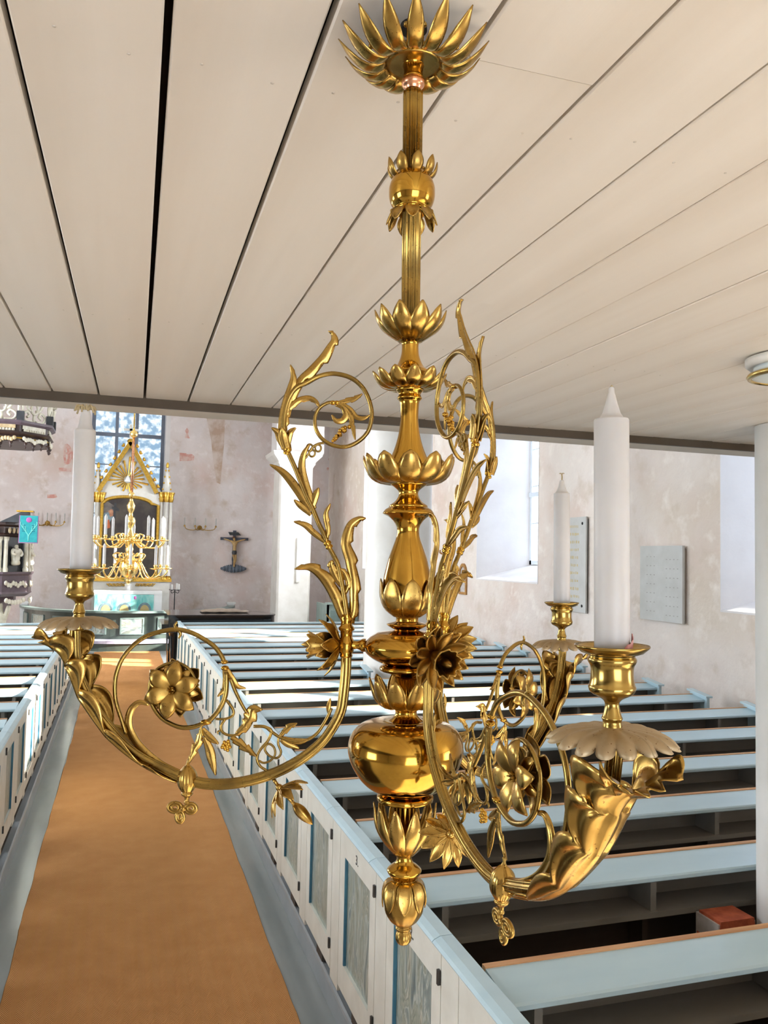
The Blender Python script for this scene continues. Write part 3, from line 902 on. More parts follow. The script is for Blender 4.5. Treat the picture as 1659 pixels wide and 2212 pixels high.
def petal_mesh(prof, hw, cup=0.35, th=0.0011, nu=13, nv=7, rib=0.0006, pw=0.85, tipw=0.0, base=0.55):
    """petal growing along prof [(r,z)] (metres), half-width hw at its widest; at angle 0"""
    Q = cr(np.array(prof, float), 6)
    d = np.r_[0, np.cumsum(np.linalg.norm(np.diff(Q, axis=0), axis=1))]; d /= d[-1]
    u = np.linspace(0, 1, nu)
    R = np.interp(u, d, Q[:, 0]); Z = np.interp(u, d, Q[:, 1])
    T = np.stack([np.gradient(R), np.gradient(Z)], 1); T /= np.linalg.norm(T, axis=1, keepdims=True)
    N = np.stack([T[:, 1], -T[:, 0]], 1)              # outward / downward side of the leaf
    G = np.zeros((nu, nv, 3))
    um = 0.5
    w = np.where(u < um, base + (1 - base) * np.sin(np.clip(u / um, 0, 1) * PI / 2), np.cos(np.clip((u - um) / (1 - um), 0, 1) * PI / 2) ** pw) * hw
    w[-1] = hw * 0.05 + tipw
    for i in range(nu):
        for j in range(nv):
            v = -1 + 2 * j / (nv - 1)
            b = cup * w[i] * (1 - v * v) - rib * math.exp(-(v / 0.22) ** 2) * (1 - u[i])
            G[i, j] = (R[i] + N[i, 0] * b, v * w[i], Z[i] + N[i, 1] * b)
    return MB().sheet(G, th)
def crown(name, lst, n, hwpx, mat='brass_leaf', cup=0.35, ph=0.0, base=0.55, balls=None, pw=0.8):
    prof = cprof(lst)
    r0, z0 = prof[0]
    r1, z1 = prof[1]
    ring = MB().lathe([(r0 * 0.86, z0 + (z0 - z1) * 0.25), (r0 * 1.0, z0), (r0 * 0.6 + r1 * 0.4, z0 * 0.6 + z1 * 0.4), (r0 * 0.84, z0 * 0.6 + z1 * 0.4)], 40).build(name, mat, chand)
    me = petal_mesh(prof, hwpx * S0, cup, pw=pw, base=base).mesh('petal', mat)
    for i in range(n):
        inst('petal', me, ring, rot=(0, 0, ph + 2 * PI * i / n))
    if balls:
        br, bz, bn, bs_ = balls
        bm_ = MB().ball((br * S0, 0, zl(bz)), bs_ * S0, 8).mesh('bead', mat)
        for i in range(bn):
            inst('bead', bm_, ring, rot=(0, 0, ph + 2 * PI * (i + 0.5) / bn))
    return ring
YA = math.atan2(-_f[1], -_f[0])                       # direction towards the camera
crown('canopy_leaves', [(60, 138), (82, 149), (112, 142), (142, 118), (168, 86)], 16, 18, cup=0.22, base=0.8, pw=1.0, ph=YA, balls=(96, 112, 16, 6.5))
crown('bud_crown', [(33, 384), (43, 380), (50, 368), (55, 349)], 9, 13, ph=YA + 0.2, balls=(31, 372, 14, 4))
crown('bud_skirt', [(34, 452), (43, 458), (50, 470), (57, 490)], 9, 15, ph=YA, balls=(43, 456, 2, 5))
crown('leaf_crown', [(20, 736), (34, 726), (54, 710), (67, 694), (78, 670)], 10, 22, ph=YA + 0.3)
crown('leaf_crown', [(26, 839), (46, 836), (63, 827), (72, 816), (81, 804)], 12, 19, pw=0.6, ph=YA + 0.1)
crown('leaf_crown', [(26, 1037), (54, 1038), (76, 1027), (88, 1008), (99, 984)], 11, 27, ph=YA, pw=0.5)
crown('vase_leaves', [(27, 1331), (46, 1314), (55.5, 1290), (57, 1268), (58, 1250)], 8, 23, ph=YA + 0.15, cup=0.12, pw=0.6)
crown('leaf_crown', [(28, 1525), (48, 1521), (62, 1506), (69, 1488), (79, 1463)], 10, 21, pw=0.6, ph=YA + 0.31)
crown('tulip_leaves', [(15, 1845), (32, 1826), (50, 1798), (59, 1774), (62, 1752), (66, 1733)], 10, 18, ph=YA + 0.31)
crown('acorn_leaves', [(24, 1900), (37, 1905), (44, 1920), (46, 1940), (44, 1960)], 8, 16, ph=YA, cup=0.12)

# --- arms: drawn once in the plane of the left arm (r outward from the axis, z up), then turned by 120 degrees
ANG_L = math.radians(175.73) - YAW
_e = np.array([math.cos(ANG_L), math.sin(ANG_L), 0.0]); _e = _e - np.dot(_e, AX) * AX; _e /= np.linalg.norm(_e)
_n = np.cross(AX, _e)
def A(px, py, y=0.0):
    r = ray(px, py); k = np.dot(CO - CAM, _n) / np.dot(r, _n)
    q = CAM + r * k - CO
    return np.array([np.dot(q, _e), y, np.dot(q, AX)])
SA = float(np.dot(CO + _e * 0.2 + AX * zl(1500) - CAM, FW)) / FPX
def AP(lst): return np.array([A(*q) for q in lst])
NY = (0, 1, 0)
def tube(mb, lst, w0, w1=None, n=8, flat=1.0, res=5, dy=0.0):
    P = cr(AP(lst), res); u = np.linspace(0, 1, len(P))
    P[:, 1] += dy * SA * u * u
    w1 = w0 if w1 is None else w1
    w = (w0 + (w1 - w0) * u) * SA
    mb.sweep(P, w, w * flat, n, NY)
    return mb
def leaf(mb, lst, W, t=2.2, lobes=0, dy=0.0, side=0, base=0.35, res=6, y0=0.0, lob=0.34):
    """flat leaf along lst (base to tip), half-width W px, ribbed; lobes cut the margin"""
    P = cr(AP(lst), res); m = len(P)
    P = P[np.linspace(0, m - 1, max(m, 22)).round().astype(int)] if m >= 22 else cr(P, 2)
    u = np.linspace(0, 1, len(P))
    w = W * (base + (1 - base) * np.sin(np.clip(u * 1.25, 0, 1) * PI / 2)) * (1 - u ** 2.6) ** 0.8 + 0.35
    T = np.gradient(P, axis=0); T /= np.linalg.norm(T, axis=1, keepdims=True)
    Nn = np.cross(T, np.array([0, 1.0, 0]))
    nv = 7
    G = np.zeros((len(P), nv, 3))
    for i in range(len(P)):
        for j in range(nv):
            v = -1 + 2 * j / (nv - 1)
            ww = w[i]
            if lobes:
                ph_ = (u[i] * lobes + (0.5 if v > 0 else 0.0)) % 1.0
                if abs(v) > 0.6: ww = ww * (1 - lob * ph_ if not side or v * side > 0 else 0.75)
            y = -abs(v) ** 1.8 * W * 0.16 + (0.14 * W if abs(v) < 0.1 else 0)
            G[i, j] = P[i] + Nn[i] * v * ww * SA
            G[i, j, 1] += (y + y0 + dy * u[i] ** 2) * SA
    mb.sheet(G, t * SA)
    return mb
def orient(axis, spin=0.0):
    q = Vector((0, 0, 1)).rotation_difference(Vector(axis).normalized())
    return q.to_matrix().to_4x4() @ Matrix.Rotation(spin, 4, 'Z')
def flower(mb, c, axis, layers, boss=None, trumpet=None, bud=None, spin=0.0, scale=1.0):
    M = Matrix.Translation(tuple(c)) @ orient(axis, spin)
    k = SA * scale
    for (n_, prof, W, ph_, cup) in layers:
        pm = petal_mesh([(a * k, b * k) for a, b in prof], W * k, -cup, 0.0009, 11, 7, -0.0009, 0.9, 0.0, 0.35)
        for i in range(n_):
            mb.merge(pm, M @ Matrix.Rotation(ph_ + 2 * PI * i / n_, 4, 'Z'))
    if boss:
        mb.merge(MB().ball((0, 0, boss[1] * k), boss[0] * k, 8), M)
    if trumpet:
        prof, sc_n = trumpet
        a = np.linspace(0, 2 * PI, 44)
        Q = cr(np.array(prof, float), 4)
        G = np.zeros((len(Q), 44, 3))
        for i, (r_, z_) in enumerate(Q):
            t = i / (len(Q) - 1)
            rr = r_ * (1 + 0.09 * t ** 3 * np.cos(a * sc_n)); zz = z_ + 4.0 * t ** 4 * np.cos(a * sc_n)
            G[i, :, 0] = rr * np.cos(a) * k; G[i, :, 1] = rr * np.sin(a) * k; G[i, :, 2] = zz * k
        mb.merge(MB().sheet(G, 0.0014), M)
    if bud:
        r_, z0, z1 = bud
        Q = [(r_ * 0.3, z0), (r_ * 0.8, z0 + (z1 - z0) * 0.18), (r_, z0 + (z1 - z0) * 0.4), (r_ * 0.8, z0 + (z1 - z0) * 0.68), (r_ * 0.35, z0 + (z1 - z0) * 0.9), (0.3, z1)]
        mb.merge(MB().lathe([(a_ * k, b_ * k) for a_, b_ in cr(np.array(Q), 3)], 24, 6, 0.14), M)
    return mb

def make_arm():
    # main bent tube, fluted, with the barrel that joins it to the column
    ARM = [(748, 1372), (748, 1419), (746.6, 1457), (743, 1495), (737, 1533), (721.8, 1566), (696.5, 1601.5), (658.5, 1634), (620.5, 1657), (582.5, 1673.7), (532, 1687.6), (481, 1694), (430.6, 1691), (385, 1674), (345, 1655), (304, 1633), (268.8, 1606), (233.6, 1568), (203.7, 1530), (184.8, 1492), (172.6, 1465), (165, 1430), (162.5, 1397), (162.5, 1356), (164, 1335)]
    m = MB()
    P = cr(AP(ARM), 5)
    m.sweep(P, 10.2 * SA, 10.2 * SA, 12, NY)
    for da in (0.5, 2.64, 3.64, 5.78, PI / 2 * 3):     # mouldings running along the tube
        T = np.gradient(P, axis=0); T /= np.linalg.norm(T, axis=1, keepdims=True); Nn = np.cross(T, np.array([0, 1.0, 0]))
        m.sweep(P + Nn * (math.cos(da) * 9.0 * SA) + np.array([0, math.sin(da) * 9.0 * SA, 0]), 3.0 * SA, 3.0 * SA, 6, NY)
    arm = m.build('arm', 'brass_tube', chand)
    def sub(name, mb, mat='brass_leaf'):
        return mb.build(name, mat, arm)
    # junction with the boss of the column
    c = A(748, 1394)
    m = MB().lathe([(9 * SA, -26 * SA), (13 * SA, -25 * SA), (14 * SA, -21 * SA), (12.5 * SA, -18 * SA), (16 * SA, -12 * SA), (17 * SA, 0), (16 * SA, 12 * SA), (13 * SA, 17 * SA), (13 * SA, 30 * SA), (17 * SA, 33 * SA), (17 * SA, 38 * SA), (13 * SA, 42 * SA), (12 * SA, 50 * SA), (15 * SA, 58 * SA), (10 * SA, 66 * SA)], 28, 14, 0.07, c=tuple(c))
    sub('junction', m, 'brass_polished')
    m = MB()
    M = Matrix.Translation(tuple(A(748, 1393))) @ orient((-1, 0, 0))
    L = (A(748, 1393)[0] - 88 * S0)
    m.merge(MB().lathe([(9 * SA, 0.0), (9 * SA, L * 0.45), (8 * SA, L * 0.55), (11 * SA, L * 0.72), (14 * SA, L * 0.82), (14 * SA, L * 1.0)], 24), M)
    sub('spigot', m, 'brass_polished')
    # daffodil looking outward
    m = MB()
    flower(m, A(738, 1394), (1, 0, 0), [(8, [(7, 2), (28, 10), (50, 20), (66, 36)], 15, 0.1, 0.25), (8, [(6, 6), (26, 18), (46, 32), (58, 48)], 13, 0.1 + PI / 8, 0.25)],
           trumpet=([(9, 6), (13, 24), (17, 44), (22, 60), (27, 70)], 10), bud=(9, 40, 88))
    sub('daffodil', m)
    # --- upper spray
    m = MB()
    tube(m, [(752, 1345), (748, 1318), (744, 1290), (739, 1262), (730, 1220), (719, 1197), (710, 1181)], 6.5, 5.0)
    tube(m, [(706, 1170), (698, 1150), (688, 1130), (675, 1098), (661, 1069), (648, 1037), (638, 1012), (628, 990), (621, 974)], 5.5, 5.5)
    tube(m, [(616, 960), (613, 925), (615, 895), (624, 862), (640, 838), (664, 826), (690, 812.5), (722, 807), (757.5, 816), (783, 837), (798, 867), (803, 898), (795.5, 930.6), (775, 953), (747, 965), (717, 961), (694, 946), (681.5, 923), (681.5, 898), (691.6, 880), (709, 870), (722, 870)], 6.0, 3.8, res=6)
    sub('upper_scroll', m, 'brass_tube')
    m = MB()
    for (px, py, ax, rr) in ((709, 1177, (-0.45, 0, 0.9), 8.5), (621, 974, (0.28, 0, 0.96), 8.0), (723, 870, (-1, 0, 0), 5.0)):
        M = Matrix.Translation(tuple(A(px, py))) @ orient((-ax[0], ax[1], ax[2]))
        m = MB(); m.merge(MB().lathe([(rr * .7 * SA, -9 * SA), (rr * SA, -7 * SA), (rr * SA, -3 * SA), (rr * .75 * SA, -1 * SA), (rr * 1.05 * SA, 2 * SA), (rr * 1.05 * SA, 6 * SA), (rr * .7 * SA, 9 * SA)], 18), M)
        sub('stem_ring', m, 'brass_polished')
    def lf(name, *a, **k):
        sub(name, leaf(MB(), *a, **k))
    lf('leaf', [(757, 1346), (764, 1316), (765, 1265), (758, 1214), (748, 1174), (757, 1137), (774, 1122), (790, 1119)], 20, lobes=6, side=1, dy=-5, base=0.5, lob=.5)
    lf('leaf', [(748, 1346), (739, 1326), (727, 1292), (711, 1260), (692, 1237), (668, 1224), (638, 1229)], 22, lobes=5, side=1, dy=8, base=0.4, lob=.5)
    lf('leaf', [(741, 1268), (727, 1248), (716, 1222), (718, 1210)], 13, lobes=3, dy=3)
    lf('leaf', [(744, 1285), (752, 1262), (745, 1238), (734, 1228)], 10, lobes=2, dy=3)
    lf('leaf', [(702, 1171), (679, 1152), (659, 1134), (636, 1127)], 11, lobes=3, side=1, dy=6)
    lf('leaf', [(706, 1168), (708, 1141), (704, 1112), (714, 1088)], 9.5, lobes=3, side=1, dy=4)
    lf('leaf', [(672, 1103), (660, 1085), (634, 1046), (610, 1019), (584, 1004)], 11, base=0.6, dy=5)
    lf('leaf', [(676, 1100), (669, 1076), (656, 1034), (652, 1006), (657, 980), (670, 959)], 10, base=0.8, dy=4)
    lf('leaf', [(672, 1102), (681, 1073), (689, 1054)], 9.5, base=0.5, dy=4)
    lf('leaf', [(672, 1112), (650, 1093), (636, 1080)], 7.5, base=0.5, dy=4)
    m = MB()                                            # calyx holding the top scroll
    for s_ in (-1, 1):
        leaf(m, [(619, 972), (614 + s_ * 8, 950), (614 + s_ * 14, 934), (614 + s_ * 26, 925)], 9, base=0.7, dy=6)
    leaf(m, [(619, 970), (613, 945), (612, 926)], 13, base=0.7, dy=6, y0=7)
    leaf(m, [(619, 970), (613, 945), (612, 926)], 13, base=0.7, dy=-6, y0=-7)
    sub('calyx', m)
    lf('leaf', [(610, 930), (613, 900), (620, 868), (628, 842), (634, 815), (628, 789)], 15, base=0.9, lobes=5, side=1, dy=4, lob=.4)
    lf('leaf', [(618, 900), (630, 855), (652, 822), (674, 801), (697, 776), (713, 752), (722, 735), (719, 720), (709, 714)], 17, base=0.7, lobes=5, side=1, dy=-4, lob=.55)
    lf('leaf', [(622, 885), (643, 866), (666, 860), (682, 867), (692, 882)], 8.5, base=0.9, dy=2, lobes=4, side=1)
    lf('leaf', [(726, 871), (742, 879), (748, 896), (740, 909), (726, 909), (717, 897)], 8.5, base=0.7, dy=4)
    lf('leaf', [(727, 871), (748, 866), (768, 861), (783, 852)], 8.5, lobes=3, dy=6)
    lf('leaf', [(740, 873), (756, 884), (770, 901), (786, 904), (800, 897)], 6, base=0.6, dy=3)
    lf('leaf', [(744, 880), (757, 900), (762, 922), (768, 951)], 8, lobes=3, dy=6)
    m = MB()
    for i in range(15):
        t = i / 14.0
        bx_, by_ = 748 + (720 - 748) * t, 922 + (952 - 922) * t
        sp = 7.0 * (1 - t) + 1.5
        a_ = i * 2.4
        m.ball(tuple(A(bx_ + sp * math.cos(a_) * .8, by_ + sp * math.sin(a_) * .5, sp * math.sin(a_) * SA)), (5.2 - 1.2 * t) * SA, 6)
    sub('grape_cluster', m, 'brass_polished')
    m = MB()
    tube(m, [(700, 957), (690, 958), (679, 963), (671, 972), (664, 984), (660, 990)], 2.8, 2.4)
    for cx_, cy_ in ((669, 967), (687, 968), (674, 979)):
        ring_ = AP([(cx_ + 6.5 * math.cos(q), cy_ + 7.5 * math.sin(q)) for q in np.linspace(0, 2 * PI, 14, endpoint=False)])
        m.sweep(ring_, 2.3 * SA, 2.3 * SA, 6, NY, closed=True)
    sub('curl', m, 'brass_tube')
    # --- lower scroll
    m = MB()
    tube(m, [(272, 1585), (262, 1552), (253, 1525), (248.5, 1500), (250, 1462), (263.5, 1424), (288, 1394), (320, 1372.6), (358, 1362), (385, 1360), (412, 1366), (438, 1379), (463, 1396.5), (479, 1418), (485, 1434)], 4.8, 5.2)
    tube(m, [(489, 1452), (489, 1482), (485, 1508), (473, 1533), (456, 1553), (443, 1561), (418, 1570), (392, 1571.5), (368, 1563), (347, 1549), (328.5, 1522), (323, 1489), (331, 1456.6), (353, 1438), (380, 1432), (405, 1443), (419, 1465), (418, 1488), (402, 1500)], 6.0, 3.6)
    tube(m, [(385, 1361), (378, 1352), (383, 1343)], 4.5, 2.0)
    tube(m, [(386, 1360), (390, 1370), (386, 1379)], 4.5, 2.0)
    sub('lower_scroll', m, 'brass_tube')
    lf('leaf', [(392, 1672), (345, 1648), (304, 1613), (283, 1581), (278, 1556), (285, 1531), (302, 1517), (322, 1522)], 9.5, base=0.55, t=6)
    m = MB()
    for (px, py, rr) in ((485, 1430, 8), (486, 1443, 9)):
        sub('stem_ring', MB().ball(tuple(A(px, py)), rr * SA, 8, (1, 1, .62)), 'brass_polished')
    sub('stem_ring', MB().ball(tuple(A(445, 1560)), 7.5 * SA, 8, (1.7, 1, .8)), 'brass_polished')
    lf('leaf', [(487, 1446), (488, 1470), (484, 1490), (471, 1504)], 7, base=0.9, dy=4)
    lf('leaf', [(488, 1446), (500, 1464), (512, 1482), (530, 1488)], 7, base=0.9, dy=-4)
    m = MB()
    tube(m, [(498, 1465), (507, 1490), (521, 1519), (533, 1540)], 4.5, 3.5)
    tube(m, [(489, 1512), (503, 1532), (503, 1545), (487, 1553), (466, 1553)], 3.3, 2.6)
    tube(m, [(487, 1553), (478, 1566), (479, 1579), (490, 1587), (508, 1588), (525, 1575)], 3.0, 3.0)
    tube(m, [(548, 1569), (572, 1570), (587, 1581), (608, 1594), (640, 1601), (664, 1598), (685, 1584), (700, 1562), (709, 1546), (716, 1530)], 3.5, 3.5)
    tube(m, [(572, 1570), (586, 1578), (579, 1599), (561, 1621), (555, 1639), (562, 1655), (577, 1665)], 3.4, 3.0)
    tube(m, [(612, 1578), (603, 1592), (601, 1607), (607, 1625), (599, 1637), (584, 1634), (573, 1622), (574, 1611), (582, 1607), (592, 1615), (594, 1630), (584, 1643), (570, 1648), (559, 1643)], 2.8, 2.4, res=6)
    tube(m, [(476, 1578), (470, 1581), (472, 1586)], 2.2, 1.6)
    tube(m, [(437, 1564), (434, 1576), (438, 1590)], 2.8, 2.4)
    tube(m, [(404, 1652), (408, 1640)], 2.6, 3)
    sub('vine', m, 'brass_tube')
    lf('leaf', [(512, 1588), (528, 1570), (541, 1552), (548, 1532), (568, 1532)], 19, lobes=3, dy=6, base=.3, lob=.5)
    lf('leaf', [(530, 1574), (536, 1552), (528, 1540)], 12, lobes=2, dy=5)
    lf('leaf', [(499, 1593), (514, 1603), (532, 1616), (556, 1633)], 14, lobes=3, dy=6, lob=.5)
    lf('leaf', [(434, 1574), (430, 1600), (419, 1622), (410, 1647)], 13, lobes=3, dy=6, lob=.5)
    lf('leaf', [(437, 1574), (450, 1590), (473, 1606)], 10, dy=4)
    lf('leaf', [(441, 1592), (452, 1618), (458, 1640), (467, 1673)], 13, dy=6)
    lf('leaf', [(604, 1594), (617, 1577), (628, 1568), (643, 1561)], 10, lobes=2, dy=6, lob=.5)
    lf('leaf', [(606, 1593), (630, 1600), (650, 1601), (666, 1597)], 8, dy=4)
    lf('leaf', [(606, 1598), (622, 1608), (646, 1618)], 8, dy=-5)
    lf('leaf', [(712, 1545), (710, 1528), (714, 1508)], 6, dy=3)
    m = MB()
    for i in range(12):
        a_ = i * 2.4; rr = 3.5 + 7.5 * (i / 12.0)
        m.ball(tuple(A(489 + rr * math.cos(a_), 1610 + rr * math.sin(a_), (6 - rr * .5) * SA)), 4.3 * SA, 6)
    sub('berry_cluster', m, 'brass_polished')
    for sgn, nm in ((1, 'scroll_flower'), (-1, 'scroll_flower')):
        m = MB()
        flower(m, A(376, 1488, sgn * 5 * SA), (0, sgn, 0), [(6, [(4, 6), (24, 14), (46, 17), (64, 9)], 19, 0.2, 0.22), (6, [(4, 0), (24, 2), (42, 1), (56, -5)], 11, 0.2 + PI / 6, 0.2)],
               boss=(6, 5), trumpet=([(3, 3), (5, 9), (6, 14)], 6), spin=0.15)
        sub(nm, m)
    # flower and bud hanging under the tube
    m = MB()
    ax = (A(670, 1776) - A(600, 1698)); ax /= np.linalg.norm(ax)
    flower(m, A(604, 1702), tuple(ax), [(11, [(4, 0), (20, 6), (38, 16), (52, 34)], 10.5, 0, 0.3)], boss=(8, -1), bud=(13, 44, 104))
    m.sweep(np.array([A(590, 1682), A(600, 1697)]), 4 * SA, 4 * SA, 8, NY)
    m.sweep(np.array([A(604, 1702), A(640, 1742)]), 4 * SA, 4 * SA, 8, NY)
    sub('hanging_flower', m)
    # knot with trefoil pendant
    kc = A(405, 1686)
    m = MB().lathe([(q * SA, h_ * SA) for q, h_ in cr(np.array([(2, 40), (5, 33), (10, 29), (19, 18), (22, 4), (20, -10), (13, -22), (11, -24), (13, -27), (11, -31), (6, -35), (5, -42), (7, -46), (3, -50)], float), 3)], 40, 13, 0.10, c=tuple(kc))
    sub('knot', m)
    m = MB()
    for cx_, cy_, rx_, ry_ in ((378, 1744, 15, 11), (412, 1746, 13, 11), (389, 1764, 9, 13)):
        for sc_ in (1.0, 0.52):
            ring_ = AP([(cx_ + rx_ * sc_ * math.cos(q), cy_ + ry_ * sc_ * math.sin(q)) for q in np.linspace(0, 2 * PI, 18, endpoint=False)])
            m.sweep(ring_, 3.6 * SA, 4.0 * SA, 7, NY, closed=True)
    m.ball(tuple(A(396, 1746)), 7 * SA, 8)
    sub('trefoil_pendant', m)
    # acanthus sheath wrapped round the outer side of the tube
    SP = [(382, 1690), (330, 1665), (270, 1626), (217, 1572), (178, 1514), (153, 1458), (143, 1428), (124, 1402), (92, 1386)]
    P = cr(AP(SP), 14); m_ = len(P); u = np.linspace(0, 1, m_)
    T = np.gradient(P, axis=0); T /= np.linalg.norm(T, axis=1, keepdims=True)
    inn = np.cross(T, np.array([0, 1.0, 0])); 
    if np.dot(inn[m_ // 2], A(380, 1500) - P[m_ // 2]) < 0: inn = -inn
    rho = np.interp(u, [0, .12, .3, .5, .7, .85, 1], [11, 16, 25, 33, 40, 47, 52])
    thm = np.interp(u, [0, .1, .35, .6, .8, .92, 1], [0.6, 1.4, 2.0, 2.1, 1.9, 1.6, 1.1])
    lob_ = np.abs(np.sin(PI * 5.5 * (u + 0.03))) ** 0.55
    thm = thm * (0.50 + 0.50 * lob_)
    nv = 25
    G = np.zeros((m_, nv, 3))
    for i in range(m_):
        for j in range(nv):
            v = -1 + 2 * j / (nv - 1); th_ = v * thm[i]
            rr = rho[i] * (1 + 0.085 * math.cos(v * 15.7)) * SA
            ctr = P[i] + inn[i] * rho[i] * SA
            q = ctr - inn[i] * rr * math.cos(th_)
            q = q + np.array([0, 1, 0]) * rr * math.sin(th_)
            ev = max(0.0, abs(v) - 0.55) / 0.45
            out_ = -inn[i] * math.cos(th_) + np.array([0, 1, 0]) * math.sin(th_)
            q = q + out_ * (ev ** 2 * 12 * (0.4 + u[i]) * lob_[i] * SA) + T[i] * ev ** 1.5 * 16 * SA
            if u[i] > .93: q = q - T[i] * (0.5 - 0.5 * math.cos(v * 15.7)) * (u[i] - .93) / .07 * 16 * SA
            G[i, j] = q
    sub('acanthus_leaf', MB().sheet(G, 2.4 * SA))
    # drip leaf, socket
    cc = A(165, 1345); RC = A(172, 1290)[0]
    R_ = 85 * SA
    nr, na = 14, 205
    a = np.linspace(0, 2 * PI, na)
    G = np.zeros((nr, na, 3))
    for i in range(nr):
        t = 0.09 + 0.91 * i / (nr - 1)
        lobe = np.abs(np.cos(a * 8.5)) ** 0.7
        rr = R_ * t * (1 - 0.27 * (1 - lobe) * t ** 4)
        zz = (-7 * SA) * t ** 2 - 17 * SA * (0.25 + 0.75 * lobe) * t ** 6 + 2.2 * SA * np.cos(a * 17.0) * t ** 2 + 2.4 * SA * np.sin(a * 3 + 1) * t ** 2
        G[i, :, 0] = RC + rr * np.cos(a); G[i, :, 1] = rr * np.sin(a); G[i, :, 2] = cc[2] + 12 * SA + zz
    sub('drip_leaf', MB().sheet(G, 2.0 * SA), 'brass_dull')
    zz = lambda py: A(170, py)[2]
    m = MB().lathe([(q * SA, zz(h_)) for q, h_ in cr(np.array([(12, 1362), (12.5, 1345), (13, 1334), (12, 1326), (13.5, 1322), (12, 1318), (9.5, 1308), (9.5, 1302), (14, 1297), (27, 1290), (30.5, 1283), (29, 1278), (27.5, 1268), (28, 1256), (31, 1250), (31.5, 1246), (29, 1242)], float), 4)], 40, c=(RC, 0, 0))
    sub('candle_socket', m, 'brass_socket')
    m = MB().lathe([(q * SA, zz(h_)) for q, h_ in ((24, 1243), (40, 1238), (47, 1232), (48.5, 1230), (48, 1228.5), (44, 1231), (36, 1235), (27, 1237), (26.5, 1258))], 44, c=(RC, 0, 0), cap=False)
    sub('drip_pan', m, 'brass_socket')
    return arm, RC, zz(1240)
arm0, RC, ZCUP = make_arm()
ARMS = [arm0, copy_tree(arm0, chand), copy_tree(arm0, chand)]
# angles in the chandelier's own frame
_ref = Vector(_e); _ref.rotate(QROT.inverted())
ang0 = math.atan2(_ref.y, _ref.x)
ANGS = [ang0, ang0 + math.radians(120 - 5.61), ang0 - math.radians(120 + 4.59)]   # left, front (towards the camera), back
DROOP = [0.0, math.radians(7.42), math.radians(8.31)]  # the two right-hand arms hang a little lower
JN = Vector(tuple(A(748, 1394)))
ARMM = []
for o, a, b in zip(ARMS, ANGS, DROOP):
    Mx = Matrix.Rotation(a, 4, 'Z') @ Matrix.Translation(JN) @ Matrix.Rotation(b, 4, 'Y') @ Matrix.Translation(-JN)
    o.matrix_basis = Mx
    ARMM.append(Mx)
    c_ = Vector((RC, 0, float(A(172, 1345)[2])))
    for ch_ in o.children:
        if ch_.name.split('.')[0] in ('drip_leaf', 'candle_socket', 'drip_pan'):
            ch_.matrix_basis = Matrix.Translation(c_) @ Matrix.Rotation(-b, 4, 'Y') @ Matrix.Translation(-c_)

# --- candles
def candle(ia, length, kind, label):
    zc_ = float(A(172, 1345)[2])
    loc = ARMM[ia] @ (Vector((RC, 0, zc_)))
    loc = loc + Vector((0, 0, ZCUP - 0.018 - zc_))
    loc.rotate(QROT)
    root = empty('candle', tuple(Vector(CO) + loc)); root.rotation_euler = QROT.to_euler()
    r = 22.8 * SA
    h = length + 0.018
    prof = [(r * 0.92, 0), (r, 0.004), (r, h * 0.5), (r, h), (r * 0.97, h + 0.001)]
    if kind == 'left': prof += [(r * 0.72, h + 0.003), (r * 0.62, h + 0.008), (r * 0.50, h + 0.017), (r * 0.40, h + 0.023)]
    elif kind == 'front': prof += [(r * 0.72, h + 0.0015), (r * 0.52, h + 0.005), (r * 0.36, h + 0.011), (r * 0.22, h + 0.0175), (r * 0.18, h + 0.0185), (r * 0.17, h + 0.0215), (r * 0.10, h + 0.0225)]
    else: prof += [(r * 0.82, h + 0.0015), (r * 0.60, h + 0.005), (r * 0.42, h + 0.011), (r * 0.30, h + 0.018), (r * 0.22, h + 0.0195)]
    MB().lathe(prof, 48).build('wax_body', 'wax', root)
    wm = MB()
    if kind == 'left':
        for i in range(13):
            a = 2 * PI * i / 13 + random.uniform(-.2, .2); L = random.uniform(0.010, 0.015)
            P = [(0.002 * math.cos(a), 0.002 * math.sin(a), h + 0.021), (0.005 * math.cos(a), 0.005 * math.sin(a), h + 0.027), (L * .8 * math.cos(a), L * .8 * math.sin(a), h + 0.0265 + random.uniform(-.001, .001)), (L * math.cos(a + .1), L * math.sin(a + .1), h + 0.022 + random.uniform(-.003, .002))]
            wm.sweep(cr(P, 4), 0.0011, None, 5)
    else:
        z0 = prof[-1][1]
        L = 0.0085 if kind == 'back' else 0.0008
        wm.sweep([(0, 0, z0 - 0.002), (0.0003, 0, z0 + L * 0.6), (0, 0.0003, z0 + L)], 0.0011, None, 6)
        if kind == 'back':
            for i in range(7):
                a = 2 * PI * i / 7
                wm.sweep([(0, 0, z0 + L), (0.0022 * math.cos(a), 0.0022 * math.sin(a), z0 + L + 0.0016), (0.0036 * math.cos(a), 0.0036 * math.sin(a), z0 + L + 0.001)], 0.0005, None, 4)
    wm.build('wick', 'wick', root)
    if kind == 'front':
        a0 = math.atan2(-_f[1], -_f[0]) + 0.35
        n_ = 16; G = np.zeros((5, n_, 3))
        for i in range(5):
            for j in range(n_):
                a = a0 + (j / (n_ - 1)) * 1.3
                top = 0.0235 + 0.0075 * (j / (n_ - 1)) + random.uniform(-.0006, .0006)
                G[i, j] = ((r + 0.0008 + 0.0012 * i / 4) * math.cos(a), (r + 0.0008 + 0.0012 * i / 4) * math.sin(a), 0.012 + (top - 0.012) * i / 4)
        MB().sheet(G, 0.0004).build('paper_wedge', 'red_paper', root)
    tag(root, label, 'candle', 'candles on the gilt chandelier')
candle(0, 0.158, 'left', 'tall white candle with splayed wick threads on the left chandelier arm')
candle(1, 0.153, 'front', 'largest white candle with a scrap of red paper at its foot')
